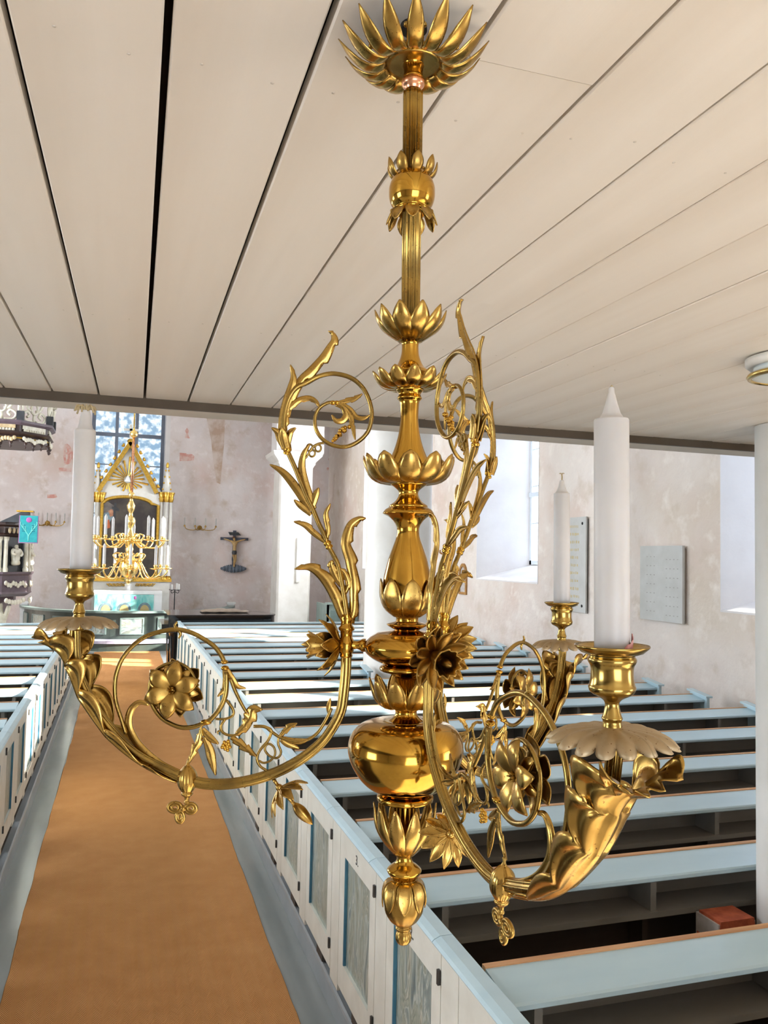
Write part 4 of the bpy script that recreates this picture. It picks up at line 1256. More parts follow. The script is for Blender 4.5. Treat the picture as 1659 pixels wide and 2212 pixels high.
candle(2, 0.158, 'back', 'small-looking white candle with a short upright wick on the rear chandelier arm')

# ================================================================== CEILING LAMP
lp = atZ(1676, 772, ZC)
lx, ly = float(lp[0]) + 0.055, float(lp[1])
lz = zceil(ly)
lr = 0.115
lamp = empty('ceiling_lamp', (lx, ly, lz))
MB().lathe([(lr * 1.0, -0.004), (lr * 1.06, -0.006), (lr * 1.06, -0.022), (lr * 0.98, -0.03), (lr * 0.9, -0.03)], 64).build('base_ring', 'lamp_white', lamp)
MB().lathe([(lr * 0.86, -0.03), (lr * 0.88, -0.05)], 64).build('glass_body', 'lamp_glass', lamp)
MB().lathe([(lr * 0.90, -0.046), (lr * 1.0, -0.05), (lr * 1.03, -0.056), (lr * 1.0, -0.062), (lr * 0.92, -0.064), (lr * 0.90, -0.058)], 64, cap=False).build('brass_rim', 'lamp_brass', lamp)
MB().lathe([(lr * 0.92, -0.058), (lr * 0.6, -0.066), (lr * 0.2, -0.070), (0.001, -0.071)], 64, cap=False).build('diffuser', 'lamp_glass', lamp)
tag(lamp, 'round white ceiling lamp with a brass rim at the right edge', 'lamp')

# ================================================================== RIGHT WALL: TABLETS, FRAME, HOOK
def wall_pt(px, py, X=XW): return atX(px, py, X)
def tablet(px0, px1, pyt, pyb, th, label, mats, bolts=False, lines=None):
    a, b = wall_pt(px0, pyt, XW - th), wall_pt(px1, pyt, XW - th)
    zt = (a[2] + b[2]) / 2; zb_ = wall_pt((px0 + px1) / 2, pyb, XW - th)[2]
    y0, y1 = b[1], a[1]
    root = empty('wall_tablet', (XW, (y0 + y1) / 2, zb_))
    def part(nm, mb, mat):
        mb.v = [(p[0] - XW, p[1] - (y0 + y1) / 2, p[2] - zb_) for p in mb.v]
        return mb.build(nm, mat, root)
    part('slab', bx(XW - th, XW - th * 0.55, y0, y1, zb_, zt), mats[0])
    part('backing', bx(XW - th * 0.55, XW + 0.002, y0 + 0.03, y1 - 0.03, zb_ + 0.03, zt - 0.03), mats[1])
    if bolts:
        for yy in (y0 + 0.09, y1 - 0.09):
            for zz_ in (zb_ + 0.09, zt - 0.09):
                bm_ = MB().lathe([(0.02, 0), (0.02, 0.004), (0.012, 0.008)], 12)
                M = Matrix.Translation((XW - th, yy, zz_)) @ orient((-1, 0, 0))
                part('bolt', MB().merge(bm_, M), 'iron')
    if lines:
        n_, mat, hh = lines
        m = MB()
        for i in range(n_):
            z = zt - (zt - zb_) * (i + 1.2) / (n_ + 1.2)
            if bolts:
                y = y0 + 0.16 + random.uniform(0, 0.05)
                while y < y1 - 0.12:
                    w_ = random.uniform(0.012, 0.03)
                    m.box(XW - th - 0.0008, XW - th, y, y + w_, z - hh * random.uniform(.6, 1), z + hh * random.uniform(.6, 1)); y += w_ + random.uniform(0.012, 0.03)
            else:
                for (ya, yb, n2) in ((y0 + 0.07, y0 + 0.33, 4), (y1 - 0.28, y1 - 0.08, 3)):
                    for q in range(n2):
                        y = ya + (yb - ya) * q / n2
                        zz_ = z - (0.03 if ya < y0 + .1 else 0)
                        m.box(XW - th - 0.0008, XW - th, y, y + 0.022, zz_ - hh, zz_ + hh)
        t_ = part('inscription', m, mat); t_['kind'] = 'stuff'
    return tag(root, label, 'tablet')
tablet(1205, 1266, 1118, 1321, 0.05, 'tall grey stone tablet with gilt lettering and bolts, half hidden by the rear candle', ('plaque_grey', 'slate_dark'), True, (11, 'plaque_gold', 0.022))
tablet(1383, 1474, 1179, 1342, 0.07, 'square pale grey memorial tablet on the right wall with faint rows of marks', ('plaque_grey', 'plaque_edge'), False, (7, 'mark_grey', 0.005))
# small arched frame
a, b = wall_pt(990, 1283, XW - 0.03), wall_pt(1007, 1217, XW - 0.03)
y0, y1, z0, z1 = b[1], a[1], a[2], b[2]
fr = empty('arched_frame', (XW, (y0 + y1) / 2, z0))
ym = (y0 + y1) / 2; hw_ = (y1 - y0) / 2
def arch(hw, zb0, zs_, n=10):
    return [(-hw, zb0), (hw, zb0), (hw, zs_)] + [(hw * math.cos(q), zs_ + hw * 1.3 * math.sin(q)) for q in np.linspace(0.15, PI - 0.15, n)] + [(-hw, zs_)]
zs2 = (z1 - z0) - hw_ * 1.3
out = arch(hw_, 0, zs2); inn = arch(hw_ * 0.72, 0.045, zs2)
m = MB(); n_ = len(out)
V = []
for x in (-0.03, 0.0):
    V += [(x, u, v) for u, v in out] + [(x, u, v) for u, v in inn]
F = []
for i in range(n_):
    j = (i + 1) % n_
    F += [(i, j, n_ + j, n_ + i), (2 * n_ + i, 3 * n_ + i, 3 * n_ + j, 2 * n_ + j), (i, 2 * n_ + i, 2 * n_ + j, j), (n_ + i, n_ + j, 3 * n_ + j, 3 * n_ + i)]
m.add(V, F); m.build('moulding', 'oak_frame', fr)
MB().prism(inn, -0.012, -0.004, 'x').build('print', 'frame_print', fr)
tag(fr, 'small arched oak frame on the right wall beside the first window', 'picture frame')
hp = wall_pt(972, 1200, XW)
hk = empty('wall_hook', tuple(hp))
MB().lathe([(0.05, 0), (0.05, 0.02), (0.03, 0.03)], 16).build('plate', 'oak_frame', hk).rotation_euler = (0, -PI / 2, 0)
MB().sweep(cr([(-0.02, 0, 0), (-0.12, 0.0, 0.02), (-0.2, 0, 0.05), (-0.2, 0, 0.10)], 4), 0.018, None, 8).build('arm', 'oak_frame', hk)
tag(hk, 'small wooden wall hook above the arched oak frame', 'hook')

# bricks laid bare at the foot of the gallery post
YBK = 2.845
bp = atY(1520, 1962, YBK)
bt_ = float(bp[2]) - 0.07
bX0, bX1 = float(bp[0]) + 0.07, GPX - 0.166
bb = empty('brick_footing', ((bX0 + bX1) / 2, YBK + 0.07, 0.14))
bhw = (bX1 - bX0) / 2
bx(-bhw + .008, bhw, -.062, .075, 0.0, bt_ - 0.15).build('mortar_core', 'mortar', bb)
zt2 = bt_ - 0.14; row = 0
while zt2 > 0.06:
    x = -bhw - (0.12 if row % 2 else 0.0)
    while x < bhw - 0.03:
        xa, xb = max(x + 0.012, -bhw), min(x + 0.215, bhw)
        if xb - xa > 0.03:
            V = [(xa, -.07, zt2 - .068), (xb, -.07, zt2 - .068), (xb, .07, zt2 - .068), (xa, .07, zt2 - .068), (xa + .006, -.066, zt2 + random.uniform(-.008, .004)), (xb - .008, -.066, zt2 + random.uniform(-.012, .004)), (xb - .006, .066, zt2), (xa + .006, .066, zt2)]
            mm = MB(); mm.add(V, [(0, 3, 2, 1), (4, 5, 6, 7), (0, 1, 5, 4), (1, 2, 6, 5), (2, 3, 7, 6), (3, 0, 4, 7)])
            mm.build('brick', 'brick_red', bb)
        x += 0.235
    zt2 -= 0.085; row += 1
tag(bb, 'rough footing of red bricks and mortar between the first two pews beside the gallery post', 'brickwork')

# ================================================================== EAST END
def E_(px, py, Y): return atY(px, py, Y)
# murals: faded wall paintings
def mural(name, pts, mat, label, Y=YE - 0.003):
    P = [E_(px, py, Y) for px, py in pts]
    c = np.mean(P, axis=0)
    o = MB().prism([(p[0] - c[0], p[2] - c[2]) for p in P], -0.002, 0.004, 'y').build(name, mat)
    o.location = (c[0], Y, c[2])
    return tag(o, label, 'wall painting')
def mural_lines(name, strokes, w, mat, label, Y=YE - 0.003):
    m = MB(); c = E_(strokes[0][0][0], strokes[0][0][1], Y)
    for st in strokes:
        P = cr([E_(px, py, Y) - c for px, py in st], 4); P[:, 1] = 0
        m.sweep(P, w, 0.003, 4, (0, 1, 0), flat=True)
    o = m.build(name, mat); o.location = tuple(c)
    return tag(o, label, 'wall painting')
mural_lines('wall_painting', [[(143, 960), (150, 966), (155, 980), (154, 992), (148, 1000), (141, 1001)], [(143, 960), (139, 975), (141, 1001)], [(140, 980), (155, 978)], [(143, 960), (149, 981), (146, 1000)]], 0.03, 'mural_red', 'faded red mitre-shaped wall painting left of the altar')
mural('wall_painting', [(399, 946), (402, 936), (400, 930), (404, 924), (408, 930), (406, 937), (410, 947)], 'mural_red', 'faded red bell-shaped wall painting right of the altar window')
mural('wall_painting', [(388, 978), (402, 979), (404, 981), (415, 981), (420, 985), (419, 994), (404, 996), (388, 996)], 'mural_red', 'faded red band painted on the wall below the bell shape')
mural('wall_painting', [(446, 902), (486, 906), (484, 960), (480, 1000), (476, 1046), (468, 1042), (461, 1000), (456, 950)], 'mural_brown', 'long brown streak of old wall painting above the crucifix')
mural_lines('wall_painting', [[(127, 1014), (154, 1015)], [(102, 1072), (116, 1072), (122, 1070)]], 0.05, 'mural_red', 'two short faded red dashes on the wall left of the altar')
mural_lines('wall_painting', [[(748, 930), (745, 955), (730, 985), (716, 1000)]], 0.16, 'mural_red', 'broad curved red band painted on the wall right of the square pier')
mural('wall_painting', [(706, 1010), (722, 1010), (723, 1015), (706, 1016)], 'mural_red', 'small red dash on the wall beside the square pier')
mural('wall_painting', [(725, 1040), (745, 1030), (760, 1050), (764, 1110), (752, 1150), (728, 1140), (715, 1090)], 'mural_brown', 'blurred brown figure of an old wall painting between pier and column')

# square pier right of the crucifix with its capital
YP = 21.6
pa, pb_ = E_(586, 1340, YP), E_(668, 1340, YP)
zc0, zc1 = E_(620, 1008, YP)[2], E_(620, 976, YP)[2]
px0, px1 = float(pa[0]) + 0.12, float(pb_[0])
pier = empty('pier', ((px0 + px1) / 2, YP + 0.45, 0))
def ppart(nm, mb, mat):
    mb.v = [(p[0] - (px0 + px1) / 2, p[1] - YP - 0.45, p[2]) for p in mb.v]
    return mb.build(nm, mat, pier)
ch = 0.05
ppart('shaft', MB().prism([(px0 + ch, YP), (px1 - ch, YP), (px1, YP + ch), (px1, YP + 0.9), (px0, YP + 0.9), (px0, YP + ch)], 0, zc0, 'z'), 'white_paint')
cap = [(0.0, zc0), (0.02, zc0 + 0.05), (0.05, zc0 + 0.08), (0.05, zc0 + 0.14), (0.20, zc0 + 0.30), (0.22, zc1)]
for i in range(len(cap) - 1):
    d0, z0 = cap[i]; d1, z1 = cap[i + 1]
    V = []
    for d, z in ((d0, z0), (d1, z1 + (0.0 if i < len(cap) - 2 else 0))):
        V += [(px0 - d, YP - d, z), (px1 + d, YP - d, z), (px1 + d, YP + 0.9 + d, z), (px0 - d, YP + 0.9 + d, z)]
    mm = MB(); mm.add(V, [(0, 3, 2, 1), (4, 5, 6, 7), (0, 1, 5, 4), (1, 2, 6, 5), (2, 3, 7, 6), (3, 0, 4, 7)])
    ppart('capital', mm, 'white_paint')
ppart('arch_springer', bx(px0 - 0.1, px1 + 0.3, YP + 0.05, YP + 0.85, zc1, ZROOF - 0.01), 'plaster_white')
ppart('cable_duct', bx(px0 + (px1 - px0) * 0.56, px0 + (px1 - px0) * 0.66, YP - 0.06, YP, E_(640, 1258, YP)[2], E_(640, 1162, YP)[2]), 'white_paint')
tag(pier, 'white square pier with a moulded capital right of the crucifix', 'pier')

# --- altar rail (curved, panelled)
RCX, RCY, RR_ = 0.34, 23.9, 2.72
rail_ = empty('altar_rail', (RCX, RCY, 0))
nseg = 9
th0, th1 = PI + 0.10, 2 * PI - 0.10
def rp(th, r): return (r * math.cos(th), r * math.sin(th))
def arcbox(r0, r1, z0, z1, t0, t1, n=10):
    m = MB(); V = []; F = []
    for i in range(n + 1):
        th = t0 + (t1 - t0) * i / n
        for r, z in ((r0, z0), (r1, z0), (r1, z1), (r0, z1)):
            V.append(rp(th, r) + (z,))
    for i in range(n):
        for j in range(4):
            a_, b_ = i * 4 + j, i * 4 + (j + 1) % 4
            F.append((a_, a_ + 4, b_ + 4, b_))
    F += [(0, 1, 2, 3), (n * 4 + 3, n * 4 + 2, n * 4 + 1, n * 4)]
    m.add(V, F); return m
arcbox(RR_ - 0.10, RR_ + 0.12, 0.90, 0.95, th0, th1, 48).build('handrail', 'rail_top_green', rail_)
arcbox(RR_ - 0.03, RR_ + 0.0, 0.20, 0.90, th0, th1, 48).build('rail_body', 'rail_green', rail_)
arcbox(RR_ - 0.05, RR_ + 0.42, 0.19, 0.26, th0, th1, 48).build('kneeling_cushion', 'cushion_lilac', rail_)
arcbox(RR_ - 0.05, RR_ + 0.38, 0.0, 0.19, th0, th1, 48).build('step', 'rail_green', rail_)
for i in range(nseg):
    a_ = th0 + (th1 - th0) * (i + 0.22) / nseg; b_ = th0 + (th1 - th0) * (i + 0.78) / nseg
    p_ = arcbox(RR_ - 0.02, RR_ + 0.012, 0.40, 0.76, a_, b_, 5).build('panel', 'marbled_panel', rail_)
    e_ = 0.012
    arcbox(RR_ - 0.02, RR_ + 0.022, 0.76, 0.785, a_ - e_, b_ + e_, 5).build('panel_moulding', 'rail_top_green', p_)
    arcbox(RR_ - 0.02, RR_ + 0.022, 0.375, 0.40, a_ - e_, b_ + e_, 5).build('panel_moulding', 'rail_top_green', p_)
    arcbox(RR_ - 0.02, RR_ + 0.022, 0.40, 0.76, a_ - e_, a_, 2).build('panel_moulding', 'rail_top_green', p_)
    arcbox(RR_ - 0.02, RR_ + 0.022, 0.40, 0.76, b_, b_ + e_, 2).build('panel_moulding', 'rail_top_green', p_)
for th in (th0, th1):
    x_, y_ = rp(th, RR_)
    bx(x_ - 0.09, x_ + 0.09, y_ - 0.09, y_ + 0.09, 0.0, 0.99).build('end_post', 'altar_white', rail_)
    bx(x_ - 0.12, x_ + 0.12, y_ - 0.12, y_ + 0.12, 0.99, 1.04).build('post_cap', 'altar_white', rail_)
tag(rail_, 'dark green curved altar rail with marbled panels and kneeling cushion', 'altar rail')

# --- altar table
YT = 22.25
ta, tb = E_(202, 1290, YT), E_(350, 1290, YT)
zt_ = float(E_(275, 1276, YT)[2]); axc = (ta[0] + tb[0]) / 2; ahw = (tb[0] - ta[0]) / 2
alt = empty('altar_table', (axc, YT, 0))
bx(-ahw, ahw, 0, 0.60, zt_ - 0.09, zt_).build('table_top', 'altar_white', alt)
bx(-ahw + 0.05, ahw - 0.05, 0.05, 0.58, 0, zt_ - 0.09).build('body', 'altar_white', alt)
for s_ in (-1, 1):
    bx(s_ * (ahw - 0.13) - 0.13, s_ * (ahw - 0.13) + 0.13, 0.012, 0.06, 0, zt_ - 0.09).build('side_cloth', 'altar_white', alt)
tag(alt, 'white altar table under the big altarpiece', 'altar')
ac = empty('altar_frontal', (axc, YT - 0.004, 0))
fw0, fw1 = E_(204, 1300, YT)[0] - axc, E_(332, 1300, YT)[0] - axc
zf1 = zt_ - 0.10
bx(fw0, fw1, -0.03, 0.0, 0.12, zf1).build('cloth', 'altar_cloth', ac)
for px in (228, 268, 312):
    cx_ = E_(px, 1320, YT)[0] - axc; z_ = float(E_(px, 1318, YT)[2])
    MB().prism([(cx_ + 0.17 * math.cos(q), z_ + 0.2 * math.sin(q)) for q in np.linspace(0, PI, 12)], -0.034, -0.028, 'y').build('blue_arch', 'paint_blue', ac)
    MB().prism([(cx_ + 0.115 * math.cos(q), z_ - 0.02 + 0.16 * math.sin(q)) for q in np.linspace(0, PI, 12)], -0.038, -0.032, 'y').build('gold_figure', 'plaque_gold', ac)
MB().ball((E_(292, 1291, YT)[0] - axc, -0.03, zf1 - 0.08), 0.035, 8, (1, .2, 1.3)).build('flower_motif', 'cloth_pink', ac)
tag(ac, 'turquoise altar frontal with three golden arched motifs', 'altar cloth')
# gradine behind the table
YR = 23.05
gz0, gz1 = zt_ - 0.02, float(E_(280, 1256, YR)[2])
ga, gb = E_(199, 1268, YR)[0], E_(366, 1268, YR)[0]
rt = empty('altarpiece', ((ga + gb) / 2, YR, 0))
rcx = (ga + gb) / 2
def R2(px, py, dy=0.0):
    p = E_(px, py, YR + dy); return (float(p[0]) - rcx, float(p[2]))
bx(ga - rcx, gb - rcx, -0.05, 0.4, 0, gz1).build('predella', 'retable_white', rt)
m = MB()
for i in range(16):
    for s_ in (-1, 1):
        t = (i + 0.7) / 16.0
        cxp = 283 + s_ * (8 + t * 40); z = R2(cxp, 1263)
        P = [(z[0], -0.06, z[1] - 0.03), (z[0] + s_ * 0.03, -0.075, z[1] + 0.03 * math.cos(i * 2)), (z[0] + s_ * 0.06, -0.06, z[1] + 0.03)]
        m.sweep(cr(P, 4), 0.014, 0.012, 5)
o = m.build('gilt_garland', 'gilding', rt); o['kind'] = 'stuff'
bx(R2(200, 1255)[0], R2(370, 1255)[0], -0.1, 0.3, gz1, gz1 + 0.09).build('lower_cornice', 'gilding', rt)
# picture field
fx0, fx1 = R2(216, 1200)[0], R2(338, 1200)[0]
fz0, fz1 = gz1 + 0.09, R2(280, 1090)[1]
apx = R2(277, 1075)
arch_ = [(fx0, fz0), (fx1, fz0), (fx1, fz1)] + [(apx[0] + (fx1 - apx[0]) * 0.78 * math.cos(q), fz1 + 0.02 + (apx[1] - fz1) * math.sin(q)) for q in np.linspace(0.12, PI - 0.12, 16)] + [(fx0, fz1)]
pic = MB().prism(arch_, -0.02, 0.01, 'y').build('painting', 'oil_painting', rt)
def patch(pts, mat, nm, d=0.003):
    MB().prism([R2(*q) for q in pts], -0.02 - d, -0.018, 'y').build(nm, mat, pic)
patch([(216, 1088), (232, 1083), (246, 1092), (244, 1110), (228, 1120), (216, 1122)], 'paint_cloud', 'painted_cloud', 0.001)
patch([(217, 1122), (226, 1108), (238, 1106), (244, 1116), (236, 1130), (218, 1134)], 'paint_blue', 'painted_robe', 0.002)
patch([(234, 1104), (240, 1100), (246, 1104), (245, 1114), (238, 1117)], 'paint_flesh', 'painted_head', 0.003)
patch([(228, 1126), (236, 1122), (238, 1140), (232, 1142)], 'paint_red', 'painted_sash', 0.003)
patch([(247, 1086), (252, 1087), (251, 1095), (258, 1100), (257, 1105), (250, 1103), (249, 1124), (244, 1124), (245, 1101), (241, 1098), (242, 1094), (246, 1095)], 'slate_dark', 'painted_cross', 0.004)
fr_ = [(p[0], p[1]) for p in arch_]
P3 = np.array([(p[0], -0.03, p[1]) for p in fr_])
MB().sweep(P3, 0.045, 0.04, 6, (0, 1, 0), closed=True, flat=True).build('gilt_frame', 'gilding', pic)
# gable
gl_, gr_, gt_ = R2(212, 1062), R2(338, 1066), R2(282, 958)
body = [(fx0 - 0.1, fz0), (fx1 + 0.1, fz0), (fx1 + 0.1, gr_[1]), (gt_[0], gt_[1]), (fx0 - 0.1, gl_[1])]
MB().prism(body, 0.0, 0.25, 'y').build('back_panel', 'retable_white', rt)
for s_, en in ((-1, gl_), (1, gr_)):
    d = np.array([en[0] - gt_[0], en[1] - gt_[1]]); d /= np.linalg.norm(d); nn = np.array([-d[1], d[0]]) * (1 if s_ > 0 else -1)
    if nn[1] < 0: nn = -nn
    e0 = np.array(gt_) - d * 0.03; e1 = np.array(en)
    w_ = 0.10
    MB().prism([tuple(e0 + nn * w_ * .6), tuple(e1 + nn * w_ * .6), tuple(e1 - nn * w_ * .5), tuple(e0 - nn * w_ * .5)], -0.12, 0.1, 'y').build('gable_moulding', 'gilding', rt)
    for i in range(7):
        q = e0 + (e1 - e0) * (i + 0.8) / 7.6 + nn * 0.12
        mb = MB().ball((q[0], -0.03, q[1]), 0.045, 7, (.8, .6, 1.2)).ball((q[0] + s_ * 0.03, -0.03, q[1] - 0.02), 0.028, 6)
        mb.build('crocket', 'gilding', rt)
# sun burst
bc = R2(276, 1036)
for i in range(22):
    a_ = PI * 2 * i / 22 + 0.07
    L0, L1 = 0.10, 0.42 + 0.12 * (i % 2) + (0.25 if abs(math.sin(a_)) > .9 and math.sin(a_) > 0 else 0)
    ca, sa = math.cos(a_), math.sin(a_)
    if bc[1] + L1 * sa > gt_[1] - 0.35 * 0 - abs(L1 * ca) * 1.35 - 0.2: L1 *= 0.78
    if sa < -0.55 : L1 *= 0.62
    MB().sweep([(bc[0] + L0 * ca, -0.02, bc[1] + L0 * sa), (bc[0] + L1 * ca, -0.02, bc[1] + L1 * sa)], [0.012, 0.032], [0.02, 0.02], 5, (0, 1, 0), flat=True).build('ray', 'gilding', rt)
MB().prism([(bc[0] - 0.09, bc[1] - 0.06), (bc[0] + 0.09, bc[1] - 0.06), (bc[0], bc[1] + 0.12)], -0.05, -0.01, 'y').build('triangle', 'altar_white', rt)
# finial cross
cb, ct_ = R2(282, 953), R2(281, 918)
bx(gt_[0] - 0.035, gt_[0] + 0.035, -0.02, 0.03, gt_[1], R2(282, 917)[1]).build('finial_cross', 'retable_white', rt)
bx(gt_[0] - 0.19, gt_[0] + 0.19, -0.02, 0.03, R2(282, 931)[1], R2(282, 926)[1]).build('finial_cross', 'retable_white', rt)
MB().ball((gt_[0], 0.0, gt_[1] + 0.06), 0.09, 8, (1, .6, .8)).build('finial_base', 'gilding', rt)
# side turrets with clustered columns
for pxc in (205, 355):
    c0 = R2(pxc, 1200)[0]
    m_ = MB()
    zcap = R2(pxc, 1085)[1]
    for q in range(3):
        cc = c0 + (q - 1) * 0.12
        o_ = MB().lathe([(0.062, gz1 + 0.14), (0.05, gz1 + 0.2), (0.048, zcap)], 12).build('shaft', 'retable_white', rt); o_.location = (cc, 0.0 if q != 1 else -0.06, 0)
        MB().lathe([(0.075, gz1 + 0.05), (0.08, gz1 + 0.10), (0.06, gz1 + 0.16)], 12).build('shaft_base', 'gilding', rt).location = (cc, 0.0 if q != 1 else -0.06, 0)
        MB().lathe([(0.055, zcap), (0.085, zcap + 0.1), (0.065, zcap + 0.13), (0.10, zcap + 0.24), (0.11, zcap + 0.27), (0.07, zcap + 0.27)], 12, 6, .15).build('leaf_capital', 'gilding', rt).location = (cc, 0.0 if q != 1 else -0.06, 0)
    zz_ = zcap + 0.27
    top = R2(pxc, 1010)[1]
    MB().lathe([(0.13, zz_), (0.10, zz_ + 0.25), (0.03, top)], 4).build('spire', 'retable_white', rt).location = (c0, 0, 0)
    MB().ball((c0, 0, top + 0.06), 0.06, 8, (.7, .7, 1.5)).build('spire_finial', 'gilding', rt)
    for q in range(4):
        for s_ in (-1, 1):
            t = (q + .5) / 4
            MB().ball((c0 + s_ * (0.115 - 0.085 * t), -0.03, zz_ + (top - zz_) * t), 0.026, 6).build('crocket', 'gilding', rt)
tag(rt, 'white and gold gabled altarpiece with dark painting and sunburst', 'altarpiece')

# flowers on the altar
fp = E_(276, 1278, YT + 0.3)
vz = empty('flower_pot', (float(fp[0]), YT + 0.30, zt_))
MB().lathe([(0.07, 0), (0.085, 0.16), (0.09, 0.17), (0.075, 0.165)], 20).build('pot', 'altar_white', vz)
m = MB()
for i in range(26):
    a_ = random.uniform(0, 2 * PI); L = random.uniform(.08, .2)
    m.sweep(cr([(0, 0, .15), (L * .5 * math.cos(a_), L * .5 * math.sin(a_), .15 + L * .7), (L * math.cos(a_), L * math.sin(a_), .16 + L * .6)], 3), [0.004, 0.01, 0.018, 0.02, 0.018, 0.012, 0.004], 0.003, 5)
m.build('leaves', 'plant_green', vz)
m = MB()
for i in range(5):
    a_ = i * 1.3
    m.ball((0.07 * math.cos(a_), 0.07 * math.sin(a_), 0.28 + 0.04 * (i % 2)), 0.035, 6)
m.build('blossoms', 'flower_cream', vz)
tag(vz, 'white pot with green leaves and pale blossoms on the altar', 'flower pot')

# --- big candle chandelier before the altar
YC = 18.3
cx0 = float(E_(281, 1150, YC)[0])
def cz(py): return float(E_(281, py, YC)[2])
top_z = ZROOF
bc_ = empty('altar_chandelier', (cx0, YC, top_z))
K = 1.0 / (FPX / (YC * math.cos(YAW) + cx0 * math.sin(YAW)))     # metres per pixel
def L_(lst): return [(hw * K, cz(py) - top_z) for hw, py in lst]
MB().sweep([(0, 0, 0), (0, 0, cz(945) - top_z)], 0.018, None, 8).build('chain_rod', 'brass_bright', bc_)
MB().ball((0, 0, cz(937) - top_z), 8.5 * K, 12).build('upper_ball', 'brass_bright', bc_)
MB().sweep([(0, 0, cz(943) - top_z), (0, 0, cz(1066) - top_z)], 0.030, None, 8).build('red_rod', 'copper_ring', bc_)
MB().ball((0, 0, cz(1069) - top_z), 7.0 * K, 12).build('lower_ball', 'brass_bright', bc_)
MB().lathe(L_([(3, 1076), (4, 1082), (9, 1092), (7, 1102), (4, 1108), (5, 1116), (11, 1124), (8, 1133), (5, 1140), (7, 1152), (12, 1162), (8, 1172), (6, 1178), (9, 1186), (7, 1194), (6, 1200), (11, 1204), (18, 1213), (20.5, 1225), (18, 1238), (9, 1247), (4, 1248), (6, 1253), (5, 1258), (1.5, 1263)]), 40).build('baluster', 'brass_bright', bc_)
def tier(n_, R, zarm, zpan, zroot, ph, label):
    m = MB()
    P = cr([(0.05, 0, zroot), (R * 0.30, 0, zroot - 0.02), (R * 0.55, 0, zarm), (R * 0.85, 0, zarm + 0.01), (R, 0, (zarm + zpan) / 2 + 0.02), (R, 0, zpan)], 5)
    m.sweep(P, 0.017, 0.017, 7, NY)
    m.sweep(cr([(R * 0.30, 0, zroot - 0.02), (R * .42, 0, zroot + 0.12), (R * .30, 0, zroot + 0.17), (R * .22, 0, zroot + 0.10)], 4), 0.013, 0.013, 6, NY)
    me = m.mesh('arm', 'brass_bright')
    pm = MB().lathe([(0.02, zpan - 0.02), (0.10, zpan - 0.005), (0.125, zpan + 0.012), (0.10, zpan + 0.005), (0.03, zpan + 0.01), (0.028, zpan + 0.02), (0.04, zpan + 0.05), (0.042, zpan + 0.085), (0.03, zpan + 0.085)], 18, c=(R, 0, 0)).mesh('candle_pan', 'brass_bright')
    bsm = MB().ball((R * .30, 0, zroot + 0.02), 0.045, 7).mesh('arm_ball', 'brass_bright')
    cme = MB().lathe([(0.031, 0), (0.031, 0.38), (0.024, 0.40), (0.010, 0.43), (0.003, 0.44)], 12).mesh('wax_body', 'wax')
    clist = []
    for i in range(n_):
        a_ = ph + 2 * PI * i / n_
        ar = inst('arm', me, bc_, rot=(0, 0, a_))
        inst('candle_pan', pm, ar); inst('arm_ball', bsm, ar)
        c_ = inst('candle', cme); c_.location = (cx0 + R * math.cos(a_), YC + R * math.sin(a_), top_z + zpan + 0.07)
        clist.append((RT[0] * c_.location[0] + RT[1] * c_.location[1], c_))
    for q, (_, c_) in enumerate(sorted(clist, key=lambda t: t[0])):
        tag(c_, 'white candle, %s from the left on the %s' % (ORD[q], label), 'candle', 'candles on the altar chandelier')
tier(10, 73 * K, cz(1182) - top_z, cz(1166) - top_z, cz(1170) - top_z, 0.2, 'upper tier of the altar chandelier')
tier(9, 80 * K, cz(1247) - top_z, cz(1227) - top_z, cz(1212) - top_z, 0.55, 'lower tier of the altar chandelier')
tag(bc_, 'shining brass chandelier with two tiers of candles before the altar', 'chandelier')

# --- wall sconces
def sconce(px, py, n_, label, Y=YE):
    p = E_(px, py, Y - 0.1)
    r_ = empty('wall_sconce', (float(p[0]), Y, float(p[2])))
    MB().lathe([(0.07, 0), (0.05, 0.03), (0.02, 0.04)], 14).build('back_plate', 'brass_leaf', r_).rotation_euler = (PI / 2, 0, 0)
    span = 0.44
    for i in range(n_):
        x = (i / (n_ - 1) - .5) * span * 2
        MB().sweep(cr([(0, -0.03, 0), (x * .4, -0.14, -0.07), (x * .85, -0.18, -0.05), (x, -0.18, 0.03)], 5), 0.012, None, 6).build('arm', 'brass_leaf', r_)
        MB().lathe([(0.02, 0.02), (0.045, 0.035), (0.02, 0.04), (0.02, 0.07)], 10).build('pan', 'brass_leaf', r_).location = (x, -0.18, 0)
        c_ = MB().lathe([(0.017, 0), (0.017, 0.2), (0.004, 0.225)], 10).build('candle', 'wax')
        c_.location = (float(p[0]) + x, Y - 0.18, float(p[2]) + 0.06)
        tag(c_, 'thin white candle, %s from the left on the %s' % (ORD[i], label[1]), 'candle', label[2])
    tag(r_, label[0], 'wall sconce')
sconce(102, 1130, 5, ('brass wall sconce with five candles beside the pulpit cloth', 'sconce beside the pulpit cloth', 'candles on the sconce by the pulpit'))
sconce(432, 1140, 4, ('brass wall sconce with four candles left of the crucifix', 'sconce left of the crucifix', 'candles on the sconce by the crucifix'))

